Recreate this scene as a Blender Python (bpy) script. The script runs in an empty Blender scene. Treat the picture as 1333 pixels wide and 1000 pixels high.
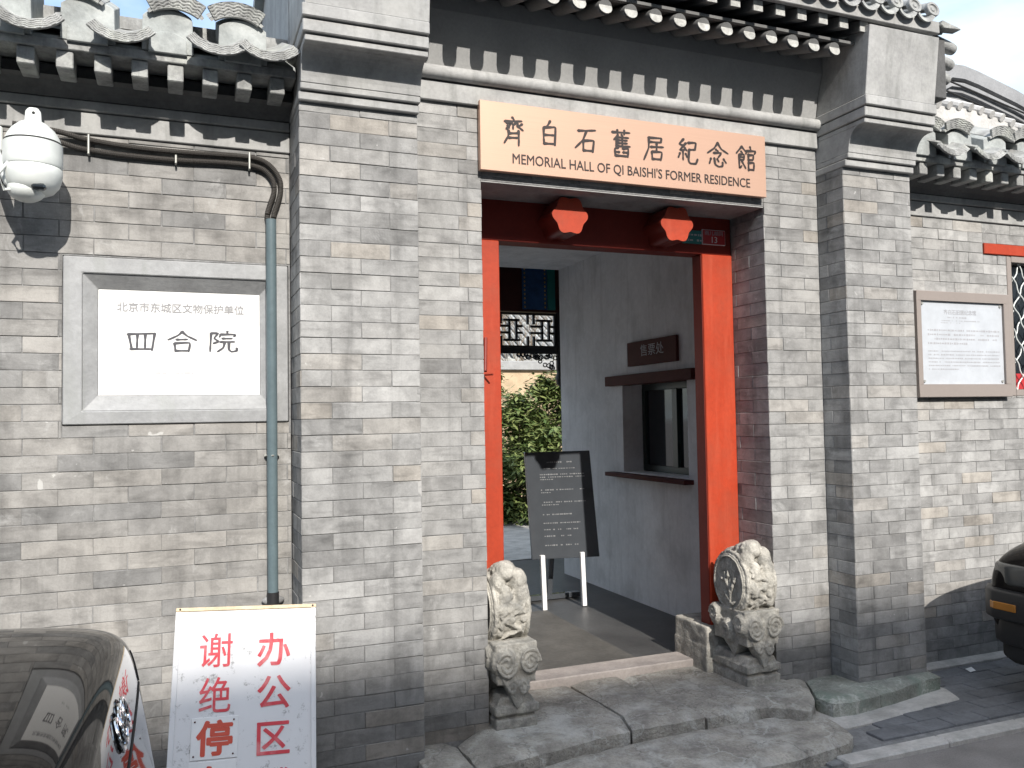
import bpy, bmesh, math, random
from mathutils import Vector, Matrix, noise
random.seed(11)
R = math.radians
scene = bpy.context.scene
COL = scene.collection

# ------------------------------------------------------------------ camera, sky, sun, exposure
cam_d = bpy.data.cameras.new('camera'); cam = bpy.data.objects.new('camera', cam_d); COL.objects.link(cam)
scene.camera = cam
cam_d.sensor_fit = 'HORIZONTAL'; cam_d.sensor_width = 36.0; cam_d.lens = 29.70
cam_d.clip_start = 0.05; cam_d.clip_end = 600
def cam_matrix(yaw, pitch, roll, loc):
    cy, sy = math.cos(yaw), math.sin(yaw)
    f = Vector((sy*math.cos(pitch), cy*math.cos(pitch), math.sin(pitch)))
    r = Vector((cy, -sy, 0)); u = r.cross(f)
    c, s = math.cos(roll), math.sin(roll)
    r2 = c*r + s*u; u2 = -s*r + c*u
    m = Matrix((r2, u2, -f)).transposed().to_4x4(); m.translation = loc
    return m
cam.matrix_world = cam_matrix(0.37826, 0.03980, -0.01666, Vector((-1.398, -3.8845, 1.5081)))

SUN_ELEV, SUN_AZ = 35.0, 0.03
world = bpy.data.worlds.new('World'); scene.world = world; world.use_nodes = True
wn = world.node_tree; wn.nodes.clear()
w_out = wn.nodes.new('ShaderNodeOutputWorld'); w_bg = wn.nodes.new('ShaderNodeBackground')
sky = wn.nodes.new('ShaderNodeTexSky'); sky.sky_type = 'NISHITA'; sky.sun_disc = False
sky.sun_elevation = R(SUN_ELEV); sky.sun_rotation = R(180.0); sky.air_density = 1.0; sky.dust_density = 2.0; sky.ozone_density = 1.0
w_tc = wn.nodes.new('ShaderNodeTexCoord'); w_no = wn.nodes.new('ShaderNodeTexNoise')
w_no.inputs['Scale'].default_value = 2.2; w_no.inputs['Detail'].default_value = 7; w_no.inputs['Roughness'].default_value = .55
w_mp = wn.nodes.new('ShaderNodeMapping'); w_mp.inputs['Scale'].default_value = (1, 1, 2.6); w_mp.inputs['Rotation'].default_value = (.2, .1, .8)
w_rp = wn.nodes.new('ShaderNodeValToRGB'); w_rp.color_ramp.elements[0].position = .38; w_rp.color_ramp.elements[1].position = .66
w_mx = wn.nodes.new('ShaderNodeMixRGB'); w_mx.inputs[2].default_value = (4.1, 4.7, 5.1, 1)
wn.links.new(w_tc.outputs['Generated'], w_mp.inputs[0]); wn.links.new(w_mp.outputs[0], w_no.inputs['Vector'])
wn.links.new(w_no.outputs['Fac'], w_rp.inputs[0]); wn.links.new(w_rp.outputs[0], w_mx.inputs[0])
wn.links.new(sky.outputs[0], w_mx.inputs[1]); wn.links.new(w_mx.outputs[0], w_bg.inputs[0]); wn.links.new(w_bg.outputs[0], w_out.inputs[0])
w_bg.inputs[1].default_value = 0.15
sun_d = bpy.data.lights.new('sun', 'SUN'); sun = bpy.data.objects.new('sun', sun_d); COL.objects.link(sun)
sun_d.energy = 3.1; sun_d.angle = R(0.55); sun_d.color = (1.0, 0.95, 0.88)
sun.rotation_euler = Vector((SUN_AZ, 1.0, -math.tan(R(SUN_ELEV)))).to_track_quat('-Z', 'Y').to_euler()
sun.location = (0, -12, 14)
scene.view_settings.view_transform = 'Standard'; scene.view_settings.look = 'None'
scene.view_settings.gamma = 1.0; scene.view_settings.use_curve_mapping = False
scene.view_settings.exposure = 0.99

# ------------------------------------------------------------------ materials
def nt(name):
    m = bpy.data.materials.new(name); m.use_nodes = True
    t = m.node_tree; b = t.nodes['Principled BSDF']
    return m, t, b
def N(t, kind, **kw):
    n = t.nodes.new(kind)
    for k, v in kw.items(): setattr(n, k, v)
    return n
def noise_node(t, vec, scale, detail=4, rough=.55, dist=0):
    n = N(t, 'ShaderNodeTexNoise'); n.inputs['Scale'].default_value = scale; n.inputs['Detail'].default_value = detail
    n.inputs['Roughness'].default_value = rough; n.inputs['Distortion'].default_value = dist
    if vec is not None: t.links.new(vec, n.inputs['Vector'])
    return n
def maprange(t, src, a, b, c, d):
    n = N(t, 'ShaderNodeMapRange'); n.clamp = True
    for i, v in enumerate((a, b, c, d)): n.inputs[i+1].default_value = v
    t.links.new(src, n.inputs[0]); return n
def mixc(t, fac, a, b, mode='MIX'):
    n = N(t, 'ShaderNodeMixRGB', blend_type=mode)
    for i, v in enumerate((fac, a, b)):
        if isinstance(v, (int, float)): n.inputs[i].default_value = v
        elif isinstance(v, tuple): n.inputs[i].default_value = (*v, 1) if len(v) == 3 else v
        else: t.links.new(v, n.inputs[i])
    return n
def bump(t, b, h, strength, dist):
    n = N(t, 'ShaderNodeBump'); n.inputs['Strength'].default_value = strength; n.inputs['Distance'].default_value = dist
    t.links.new(h, n.inputs['Height']); t.links.new(n.outputs[0], b.inputs['Normal']); return n
def pos(t):
    return N(t, 'ShaderNodeNewGeometry').outputs['Position']

def rough_mat(name, col, rough=.85, var=.25, scale=6, fine=60, bstr=.35, bdist=.004, tint=None, metallic=0, spec=.3, stain=None):
    m, t, b = nt(name); p = pos(t)
    n1 = noise_node(t, p, scale, 5, .6); n2 = noise_node(t, p, fine, 5, .6)
    f1 = maprange(t, n1.outputs['Fac'], .3, .7, 1-var, 1+var*.6); f2 = maprange(t, n2.outputs['Fac'], .3, .7, 1-var*.5, 1+var*.4)
    c = mixc(t, 1.0, col, f1.outputs[0], 'MULTIPLY'); c = mixc(t, 1.0, c.outputs[0], f2.outputs[0], 'MULTIPLY')
    if tint:
        n3 = noise_node(t, p, scale*.6+1.3, 6, .65); f3 = maprange(t, n3.outputs['Fac'], .5, .66, 0, tint[1])
        c = mixc(t, f3.outputs[0], c.outputs[0], tint[0])
    if stain:
        mp = N(t, 'ShaderNodeMapping'); mp.inputs['Scale'].default_value = (14, 14, 1.6); t.links.new(p, mp.inputs[0])
        n4 = noise_node(t, mp.outputs[0], 1.0, 6, .6); f4 = maprange(t, n4.outputs['Fac'], .52, .68, 0, stain[1])
        c = mixc(t, f4.outputs[0], c.outputs[0], stain[0])
    t.links.new(c.outputs[0], b.inputs['Base Color'])
    b.inputs['Roughness'].default_value = rough; b.inputs['Metallic'].default_value = metallic; b.inputs['Specular IOR Level'].default_value = spec
    if bstr: bump(t, b, n2.outputs['Fac'], bstr, bdist)
    return m
def plain(name, col, rough=.6, metallic=0, spec=.5, coat=0):
    m, t, b = nt(name)
    p = pos(t); n1 = noise_node(t, p, 9, 4, .6); f = maprange(t, n1.outputs['Fac'], .3, .7, .9, 1.06)
    c = mixc(t, 1.0, col, f.outputs[0], 'MULTIPLY'); t.links.new(c.outputs[0], b.inputs['Base Color'])
    b.inputs['Roughness'].default_value = rough; b.inputs['Metallic'].default_value = metallic
    b.inputs['Specular IOR Level'].default_value = spec; b.inputs['Coat Weight'].default_value = coat; b.inputs['Coat Roughness'].default_value = .03
    return m
def brick_mat(name, greys, tan=.08, damp_shade=(.05, .55), damp_shade_mul=.80):
    m, t, b = nt(name); g = N(t, 'ShaderNodeNewGeometry'); oi = N(t, 'ShaderNodeObjectInfo')
    ad = N(t, 'ShaderNodeMath', operation='ADD'); t.links.new(g.outputs['Random Per Island'], ad.inputs[0]); t.links.new(oi.outputs['Random'], ad.inputs[1])
    fr = N(t, 'ShaderNodeMath', operation='FRACT'); t.links.new(ad.outputs[0], fr.inputs[0])
    rp = N(t, 'ShaderNodeValToRGB'); rp.color_ramp.interpolation = 'CONSTANT'
    els = rp.color_ramp.elements
    while len(els) > 1: els.remove(els[-1])
    n = len(greys)
    for i, (pp, gcol) in enumerate(greys):
        e = els[0] if i == 0 else els.new(pp)
        e.position = pp; e.color = (*gcol, 1)
    t.links.new(fr.outputs[0], rp.inputs[0])
    p = g.outputs['Position']
    off = N(t, 'ShaderNodeVectorMath', operation='MULTIPLY_ADD'); t.links.new(p, off.inputs[0]); off.inputs[1].default_value = (1, 1, 1)
    cmb = N(t, 'ShaderNodeCombineXYZ'); mu = N(t, 'ShaderNodeMath', operation='MULTIPLY'); mu.inputs[1].default_value = 37; t.links.new(fr.outputs[0], mu.inputs[0])
    t.links.new(mu.outputs[0], cmb.inputs[0]); t.links.new(mu.outputs[0], cmb.inputs[2]); t.links.new(cmb.outputs[0], off.inputs[2])
    nb = noise_node(t, off.outputs[0], 7, 5, .62, .4)                 # blotches that stop at each brick's edge
    fb = maprange(t, nb.outputs['Fac'], .42, .68, 1.05, .66)
    nl = noise_node(t, p, 1.7, 5, .6); fl = maprange(t, nl.outputs['Fac'], .32, .68, .78, 1.12)
    nf = noise_node(t, p, 110, 6, .7); ff = maprange(t, nf.outputs['Fac'], .3, .7, .90, 1.08)
    c = mixc(t, 1, rp.outputs[0], fb.outputs[0], 'MULTIPLY'); c = mixc(t, 1, c.outputs[0], fl.outputs[0], 'MULTIPLY'); c = mixc(t, 1, c.outputs[0], ff.outputs[0], 'MULTIPLY')
    # rain streaks running down the wall and sooty smears along the courses
    m1 = N(t, 'ShaderNodeMapping'); m1.inputs['Scale'].default_value = (9, 9, .9); t.links.new(p, m1.inputs[0])
    s1 = noise_node(t, m1.outputs[0], 1, 6, .62, .5); g1 = maprange(t, s1.outputs['Fac'], .50, .70, 1.0, .74)
    c = mixc(t, 1, c.outputs[0], g1.outputs[0], 'MULTIPLY')
    m2 = N(t, 'ShaderNodeMapping'); m2.inputs['Scale'].default_value = (5, 5, 22); t.links.new(off.outputs[0], m2.inputs[0])
    s2 = noise_node(t, m2.outputs[0], 1, 5, .6, .3); g2 = maprange(t, s2.outputs['Fac'], .52, .70, 1.0, .72)
    c = mixc(t, 1, c.outputs[0], g2.outputs[0], 'MULTIPLY')
    # pale lime bloom
    ne = noise_node(t, p, 5.5, 7, .68, .6); fe = maprange(t, ne.outputs['Fac'], .60, .74, 0, .5)
    c = mixc(t, fe.outputs[0], c.outputs[0], (.52, .52, .51))
    ns = noise_node(t, off.outputs[0], 16, 3, .5, .9); fs = maprange(t, ns.outputs['Fac'], .735, .76, 0, .5)
    c = mixc(t, fs.outputs[0], c.outputs[0], (.60, .60, .58))
    # dampness and painted-in soft shade at the foot of the wall, ragged
    sx = N(t, 'ShaderNodeSeparateXYZ'); t.links.new(p, sx.inputs[0])
    nd = noise_node(t, p, 3.2, 6, .65); md = N(t, 'ShaderNodeMath', operation='MULTIPLY_ADD'); md.inputs[1].default_value = -.9; t.links.new(nd.outputs['Fac'], md.inputs[0])
    a2 = N(t, 'ShaderNodeMath', operation='ADD'); t.links.new(sx.outputs[2], a2.inputs[0]); a2.inputs[1].default_value = .45
    t.links.new(a2.outputs[0], md.inputs[2])
    fd = maprange(t, md.outputs[0], damp_shade[0], damp_shade[1], damp_shade_mul, 1.0)
    c = mixc(t, 1, c.outputs[0], fd.outputs[0], 'MULTIPLY')
    t.links.new(c.outputs[0], b.inputs['Base Color']); b.inputs['Roughness'].default_value = .88; b.inputs['Specular IOR Level'].default_value = .25
    nbm = noise_node(t, p, 45, 8, .7)
    bump(t, b, nbm.outputs['Fac'], .5, .004)
    return m
G = lambda v, w=0: (.095+v*.63+w*.6, .095+v*.622, .095+v*.602-w*.7)
greys_gate = [(0, G(.36)), (.16, G(.40)), (.30, G(.33)), (.44, G(.43)), (.56, G(.38, .004)), (.68, G(.30)), (.76, G(.25)), (.82, G(.40, .018)), (.885, G(.38, .034)), (.93, G(.34)), (.975, G(.46))]
greys_left = [(0, G(.34, .010)), (.18, G(.37, .014)), (.34, G(.31, .006)), (.5, G(.35, .010)), (.64, G(.27)), (.72, G(.39, .018)), (.80, G(.32, .008)), (.88, G(.23)), (.94, G(.36, .02))]
M = {}
M['brick'] = brick_mat('grey_brick', greys_gate)
M['brick_left'] = brick_mat('grey_brown_brick', greys_left, damp_shade=(.05, .6), damp_shade_mul=.84)
M['brick_right'] = brick_mat('pale_grey_brick', [(p, tuple(min(.6, c*1.12) for c in g)) for p, g in greys_gate], damp_shade=(.05, .45), damp_shade_mul=.82)
M['mortar'] = rough_mat('mortar', (.235, .235, .235), .95, .35, 14, 70)
M['cornice'] = rough_mat('grey_cornice_plaster', (.36, .36, .355), .9, .22, 5, 50, .3, .004, tint=((.46, .46, .44), .4), stain=((.17, .175, .165), .45))
M['frieze'] = rough_mat('frieze_plaster', (.30, .30, .295), .9, .15, 4, 70, .25)
M['tile'] = rough_mat('grey_roof_tile', (.33, .335, .33), .88, .35, 9, 60, .6, .006, tint=((.50, .52, .48), .6), stain=((.13, .13, .125), .5))
M['plaster'] = rough_mat('roof_lime_filler', (.34, .36, .355), .92, .25, 8, 45, .6, .006, tint=((.50, .52, .51), .6))
M['timber'] = rough_mat('dark_grey_timber', (.10, .10, .10), .85, .3, 5, 60, .4)
M['rafter'] = rough_mat('grey_painted_rafter', (.16, .16, .158), .8, .2, 6, 50, .3)
M['rafter_end'] = rough_mat('rafter_end_face', (.42, .42, .40), .85, .3, 25, 80, .4)
M['stone'] = rough_mat('carved_stone', (.41, .39, .345), .92, .38, 13, 90, .9, .006, tint=((.20, .195, .18), .8), stain=((.17, .165, .15), .5))
M['slab'] = rough_mat('entrance_stone', (.40, .375, .33), .9, .42, 5, 75, 1.0, .012, tint=((.60, .59, .55), .8), stain=((.22, .205, .185), .5))
M['green_slab'] = rough_mat('greenish_entrance_stone', (.33, .34, .30), .9, .4, 6, 75, 1.0, .012, tint=((.20, .27, .22), .6))
M['pink_stone'] = rough_mat('pinkish_threshold_stone', (.37, .33, .305), .85, .2, 9, 60, .5, .005)
M['concrete'] = rough_mat('pale_concrete', (.52, .50, .47), .92, .22, 7, 60, .7, .006, tint=((.28, .27, .25), .6))
M['paver'] = rough_mat('dark_paver', (.17, .175, .185), .85, .28, 7, 60, .5, .004)
M['road'] = rough_mat('worn_asphalt', (.27, .25, .235), .92, .25, 3, 120, .8, .006)
M['floor_lit'] = rough_mat('sunlit_floor_tone', (.105, .10, .092), .7, .3, 4, 40, .3, .003)  # paler concrete tone, stands for the sunlit part of the floor
M['floor_shade'] = rough_mat('shaded_floor_tone', (.070, .069, .068), .45, .3, 4, 40, .3, .003, spec=.5)  # floor colour darkened to paint in the passage shade
M['white_wall'] = rough_mat('white_limewash', (.70, .705, .72), .93, .12, 2.2, 30, .2, .003, tint=((.44, .445, .45), .5), stain=((.40, .40, .40), .3))
M['red'] = rough_mat('orange_red_paint', (.37, .042, .014), .55, .20, 2.2, 40, .3, .002, spec=.35, tint=((.30, .060, .030), .6), stain=((.44, .075, .035), .5))
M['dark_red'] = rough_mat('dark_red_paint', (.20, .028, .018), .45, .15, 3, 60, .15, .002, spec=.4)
M['wood_red'] = rough_mat('brown_red_wood', (.075, .022, .020), .65, .2, 5, 70, .15, .002, spec=.12)
M['black_wood'] = rough_mat('black_wood', (.018, .018, .020), .4, .2, 5, 70, .1, .002)
M['blue_paint'] = rough_mat('blue_painted_timber', (.03, .09, .24), .5, .3, 12, 60)
M['gold_paint'] = plain('gold_paint', (.45, .30, .06), .4)
M['green_wood'] = plain('dark_green_paint', (.016, .03, .026), .35)
M['glass_dark'] = plain('dark_glass', (.02, .025, .03), .06, 0, .6)
M['ink'] = plain('dark_engraved_ink', (.022, .014, .013), .6)
M['char'] = plain('charcoal_ink', (.06, .06, .07), .6)
M['faint'] = plain('faint_ink', (.52, .52, .53), .7)
M['faint2'] = plain('grey_ink', (.36, .36, .38), .7)
M['marble'] = rough_mat('white_marble', (.80, .80, .79), .45, .03, 3, 30, .05, .001)
M['frame_stone'] = rough_mat('grey_cement_frame', (.33, .335, .34), .9, .18, 7, 50, .5, .004, stain=((.28, .29, .28), .5))
M['white_paint'] = rough_mat('white_paint', (.80, .80, .80), .5, .05, 5, 60, .1, .002)
M['white_metal'] = plain('white_painted_metal', (.68, .71, .69), .4)
M['red_ink'] = rough_mat('worn_red_paint', (.66, .07, .09), .6, .12, 14, 120, .1, .001, tint=((.78, .36, .36), .55))
M['red_ink2'] = plain('brick_red_paint', (.60, .085, .05), .6)
M['sign_wood'] = rough_mat('bare_wood_edge', (.62, .50, .34), .7, .2, 20, 80)
M['conduit'] = plain('black_flexible_conduit', (.04, .036, .032), .55)
M['pipe'] = rough_mat('blue_grey_pipe', (.11, .15, .165), .4, .12, 5, 40, .05, .001)
M['chrome'] = plain('chrome', (.75, .76, .78), .08, 1.0)
M['galv'] = plain('galvanised_clamp', (.45, .45, .42), .5, .5)
M['car'] = plain('black_car_paint', (.014, .012, .011), .03, 0, .12, 0)
M['rubber'] = plain('black_rubber', (.018, .018, .018), .8)
M['trim'] = plain('black_plastic_trim', (.022, .022, .023), .45)
M['amber'] = plain('amber_lens', (.42, .17, .03), .2)
M['headlamp'] = plain('headlamp_glass', (.10, .10, .095), .12, .3, .6)
M['silver'] = plain('silver_metal', (.55, .56, .58), .3, .6)
M['plate_red'] = plain('red_enamel', (.42, .03, .035), .35)
M['plate_teal'] = plain('teal_enamel', (.02, .20, .19), .35)
M['plate_white'] = plain('white_lettering', (.80, .78, .78), .5)
M['info_frame'] = rough_mat('taupe_metal_frame', (.27, .235, .215), .45, .05, 3, 60, .03, .001)
M['info_panel'] = plain('pale_grey_panel', (.47, .495, .53), .35)
M['beam_red'] = rough_mat('dark_red_beam', (.055, .014, .012), .6, .2, 5, 60)
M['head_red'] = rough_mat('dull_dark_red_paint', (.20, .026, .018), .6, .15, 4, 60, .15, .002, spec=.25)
M['eave_dark'] = rough_mat('dark_weathered_eave', (.13, .13, .128), .9, .25, 5, 50, .3)
M['pale_ink'] = plain('dull_print', (.20, .205, .21), .5)
M['plaque_ink'] = plain('small_plaque_ink', (.26, .26, .27), .6)
M['gable_grey'] = rough_mat('weathered_gable_render', (.27, .275, .285), .9, .2, 5, 50, .4)
def leaf_mat(name, c1, c2):
    m, t, b = nt(name); g = N(t, 'ShaderNodeNewGeometry')
    c = mixc(t, g.outputs['Random Per Island'], c1, c2); t.links.new(c.outputs[0], b.inputs['Base Color'])
    b.inputs['Roughness'].default_value = .55; b.inputs['Transmission Weight'].default_value = 0
    return m
M['leaf'] = leaf_mat('bamboo_leaf', (.06, .105, .028), (.19, .22, .075))
M['twig'] = rough_mat('bare_twig', (.20, .16, .12), .9)
M['far_wall'] = rough_mat('far_render', (.40, .36, .31), .9)
def metal_sign():
    m, t, b = nt('brushed_bronze_sheet'); p = pos(t)
    mp = N(t, 'ShaderNodeMapping'); mp.inputs['Scale'].default_value = (2, 2, 320); t.links.new(p, mp.inputs[0])
    n = noise_node(t, mp.outputs[0], 1, 3, .5); f = maprange(t, n.outputs['Fac'], .3, .7, .97, 1.03)
    c = mixc(t, 1, (.56, .36, .265), f.outputs[0], 'MULTIPLY'); t.links.new(c.outputs[0], b.inputs['Base Color'])
    b.inputs['Metallic'].default_value = .35; b.inputs['Roughness'].default_value = .42
    return m
M['bronze'] = metal_sign()
def worn_board():
    m, t, b = nt('worn_white_board'); p = pos(t)
    n = noise_node(t, p, 22, 8, .78); f = maprange(t, n.outputs['Fac'], .57, .66, 0, .9)
    n2 = noise_node(t, p, 4, 4, .6); f2 = maprange(t, n2.outputs['Fac'], .3, .7, .93, 1.03)
    c = mixc(t, f.outputs[0], (.74, .74, .75), (.24, .235, .23)); c = mixc(t, 1, c.outputs[0], f2.outputs[0], 'MULTIPLY')
    t.links.new(c.outputs[0], b.inputs['Base Color']); b.inputs['Roughness'].default_value = .55
    return m
M['worn_board'] = worn_board()
M['board_black'] = plain('glossy_black_panel', (.060, .066, .074), .12, 0, .5, .6)

# ------------------------------------------------------------------ builders
WL = {}
def wl(o): return WL.get(o.name, Vector((0, 0, 0))) if o else Vector((0, 0, 0))
def thing(name, label, cat, loc=(0, 0, 0), group=None, kind=None, rot=None):
    o = bpy.data.objects.new(name, None); COL.objects.link(o); o.location = loc; o.empty_display_size = .1
    o['label'] = label; o['category'] = cat
    if group: o['group'] = group
    if kind: o['kind'] = kind
    WL[o.name] = Vector(loc)
    return o
class MB:
    def __init__(s): s.v = []; s.f = []
    def add(s, vs, fs):
        n = len(s.v); s.v += [tuple(v) for v in vs]; s.f += [tuple(i+n for i in f) for f in fs]; return s
    def box(s, x0, x1, y0, y1, z0, z1):
        v = [(x, y, z) for x in (x0, x1) for y in (y0, y1) for z in (z0, z1)]
        return s.add(v, [(0, 1, 3, 2), (4, 6, 7, 5), (0, 4, 5, 1), (2, 3, 7, 6), (0, 2, 6, 4), (1, 5, 7, 3)])
    def prism(s, pts, a, b, axis='Y'):          # pts outline in the two other axes, extruded a..b
        f = {'Y': lambda p, t: (p[0], t, p[1]), 'X': lambda p, t: (t, p[0], p[1]), 'Z': lambda p, t: (p[0], p[1], t)}[axis]
        n = len(pts); v = [f(p, a) for p in pts] + [f(p, b) for p in pts]
        fs = [tuple(range(n)), tuple(range(2*n-1, n-1, -1))] + [(i, (i+1) % n, n+(i+1) % n, n+i) for i in range(n)]
        return s.add(v, fs)
    def tube(s, pts, r, seg=12, cap=True):
        pts = [Vector(p) for p in pts]; rs = r if isinstance(r, (list, tuple)) else [r]*len(pts)
        rings = []; up = Vector((0, 0, 1))
        for i, p in enumerate(pts):
            d = (pts[min(i+1, len(pts)-1)] - pts[max(i-1, 0)]).normalized()
            a = d.cross(up)
            if a.length < .05: a = d.cross(Vector((1, 0, 0)))
            a.normalize(); c = a.cross(d).normalized()
            rings.append([p + rs[i]*(math.cos(t)*a + math.sin(t)*c) for t in [2*math.pi*k/seg for k in range(seg)]])
        v = [q for g in rings for q in g]; fs = []
        for i in range(len(pts)-1):
            for k in range(seg): fs.append((i*seg+k, i*seg+(k+1) % seg, (i+1)*seg+(k+1) % seg, (i+1)*seg+k))
        if cap: fs.append(tuple(range(seg-1, -1, -1))); fs.append(tuple((len(pts)-1)*seg+k for k in range(seg)))
        return s.add(v, fs)
    def lathe(s, prof, c, seg=32, axis='Z'):
        v = []
        for (r, h) in prof:
            for k in range(seg):
                a = 2*math.pi*k/seg; x, y = r*math.cos(a), r*math.sin(a)
                v.append({'Z': (c[0]+x, c[1]+y, c[2]+h), 'Y': (c[0]+x, c[1]+h, c[2]+y), 'X': (c[0]+h, c[1]+x, c[2]+y)}[axis])
        n = len(prof); fs = [(i*seg+k, i*seg+(k+1) % seg, (i+1)*seg+(k+1) % seg, (i+1)*seg+k) for i in range(n-1) for k in range(seg)]
        fs.append(tuple(range(seg))); fs.append(tuple((n-1)*seg+k for k in range(seg)))
        return s.add(v, fs)
    def ball(s, c, r, seg=16, rings=10):
        rx, ry, rz = r if isinstance(r, tuple) else (r, r, r)
        v = []; fs = []
        for i in range(rings+1):
            th = math.pi*i/rings
            for k in range(seg):
                a = 2*math.pi*k/seg; v.append((c[0]+rx*math.sin(th)*math.cos(a), c[1]+ry*math.sin(th)*math.sin(a), c[2]+rz*math.cos(th)))
        for i in range(rings):
            for k in range(seg): fs.append((i*seg+k, (i+1)*seg+k, (i+1)*seg+(k+1) % seg, i*seg+(k+1) % seg))
        return s.add(v, fs)
    def mesh(s, name, mat=None, bevel=0, smooth=False, segs=1, fix=True):
        me = bpy.data.meshes.new(name); me.from_pydata(s.v, [], s.f)
        bm = bmesh.new(); bm.from_mesh(me)
        bmesh.ops.remove_doubles(bm, verts=bm.verts, dist=1e-6) if fix else None
        if fix: bmesh.ops.recalc_face_normals(bm, faces=bm.faces)
        if bevel:
            es = [e for e in bm.edges if len(e.link_faces) == 2 and e.calc_face_angle(0) > R(35)]
            bmesh.ops.bevel(bm, geom=es, offset=bevel, segments=segs, profile=.5, affect='EDGES', clamp_overlap=True)
        if smooth:
            for f in bm.faces: f.smooth = True
            for e in bm.edges:
                if len(e.link_faces) == 2 and e.calc_face_angle(0) > R(40): e.smooth = False
        bm.to_mesh(me); bm.free()
        if mat: me.materials.append(mat)
        return me
def part(name, mb, mat, parent=None, bevel=0, smooth=False, segs=1, label=None, kind=None, fix=True):
    me = mb.mesh(name, mat, bevel, smooth, segs, fix) if isinstance(mb, MB) else mb
    o = bpy.data.objects.new(name, me); COL.objects.link(o)
    if parent: o.parent = parent; o.location = -wl(parent)
    WL[o.name] = Vector((0, 0, 0))
    if label: o['label'] = label
    if kind: o['kind'] = kind
    return o
def tag(o, label, cat, group=None):
    o['label'] = label; o['category'] = cat
    if group: o['group'] = group
    return o
def struct(name, mb, mat, **kw):
    o = part(name, mb, mat, None, kind='structure', **kw); return o

def uneven(mb_or_me, amp, sc, seed=0):      # weathered surface: push vertices by noise
    me = mb_or_me
    for v in me.vertices:
        p = v.co*sc + Vector((seed, seed*.7, 0))
        v.co += Vector((noise.noise(p), noise.noise(p+Vector((9, 3, 1))), noise.noise(p+Vector((2, 8, 5)))))*amp
    return me

# -- bricks
_bc = {}
def brick_mesh(L, H, mat, var):
    key = (round(L, 3), round(H, 3), mat.name, var)
    if key in _bc: return _bc[key]
    rnd = random.Random(hash(key[:2]) % 9999 + var*7)
    l, h, d, bv = L/2, H/2, .016, .0014
    j = lambda: rnd.uniform(-.0009, .0009)
    # front face (towards -Y), small chamfer, sides back into the joint
    front = [(-l+bv, -.0005+j(), -h+bv), (0, j(), -h+bv+j()), (l-bv, j(), -h+bv), (l-bv, j(), h-bv), (0, j(), h-bv+j()), (-l+bv, j(), h-bv)]
    rim = [(-l, bv, -h), (0, bv, -h+j()), (l, bv, -h), (l, bv, h), (0, bv, h+j()), (-l, bv, h)]
    back = [(x, d, z) for (x, y, z) in rim]
    v = front+rim+back; f = [(0, 1, 4, 5), (1, 2, 3, 4)]
    for a in range(6): b = (a+1) % 6; f.append((a, a+6, b+6, b)); f.append((a+6, a+12, b+12, b+6))
    me = bpy.data.meshes.new('brick'); me.from_pydata(v, [], f); me.materials.append(mat)
    _bc[key] = me; return me
def cut(rects, hole):
    out = []
    a0, a1, b0, b1 = hole
    for (u0, u1, z0, z1) in rects:
        if u1 <= a0 or u0 >= a1 or z1 <= b0 or z0 >= b1: out.append((u0, u1, z0, z1)); continue
        if u0 < a0: out.append((u0, a0, z0, z1))
        if u1 > a1: out.append((a1, u1, z0, z1))
        c0, c1 = max(u0, a0), min(u1, a1)
        if z0 < b0: out.append((c0, c1, z0, b0))
        if z1 > b1: out.append((c0, c1, b1, z1))
    return [r for r in out if r[1]-r[0] > .012 and r[3]-r[2] > .012]
def plan(rows, segs, holes=()):
    out = []
    for k, (z0, z1) in enumerate(rows):
        for (u0, u1) in segs(k): out.append((u0, u1, z0, z1))
    for h in holes: out = cut(out, h)
    return out
def rowlist(ztop, zbot, h, zmax=None):
    rows = []; z = ztop
    while z > zbot+.005:
        rows.append((max(z-h, zbot), z)); z -= h
    return rows
def place(rects, facing, c, mat, parent, rnd, joint=.0022, rough=.0015):
    for (u0, u1, z0, z1) in rects:
        w, h = (u1-u0)-joint-rnd.uniform(0, .002), (z1-z0)-joint-rnd.uniform(0, .0015)
        me = brick_mesh(round(w*200)/200 if w > .05 else w, round(h*1000)/1000, mat, rnd.randrange(3))
        o = bpy.data.objects.new('brick', me); COL.objects.link(o); o.parent = parent
        pr = rnd.uniform(-rough, rough); uc, zc = (u0+u1)/2, (z0+z1)/2 + rnd.uniform(-.0008, .0008)
        tw = rnd.uniform(-.004, .004)
        if facing == 'front': p = Vector((uc, c+pr, zc)); rz = tw
        elif facing == 'left': p = Vector((c+pr, uc, zc)); rz = -math.pi/2+tw
        elif facing == 'right': p = Vector((c-pr, uc, zc)); rz = math.pi/2+tw
        o.location = p - wl(parent); o.rotation_euler = (rnd.uniform(-.008, .008), rnd.uniform(-.004, .004), rz)
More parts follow.
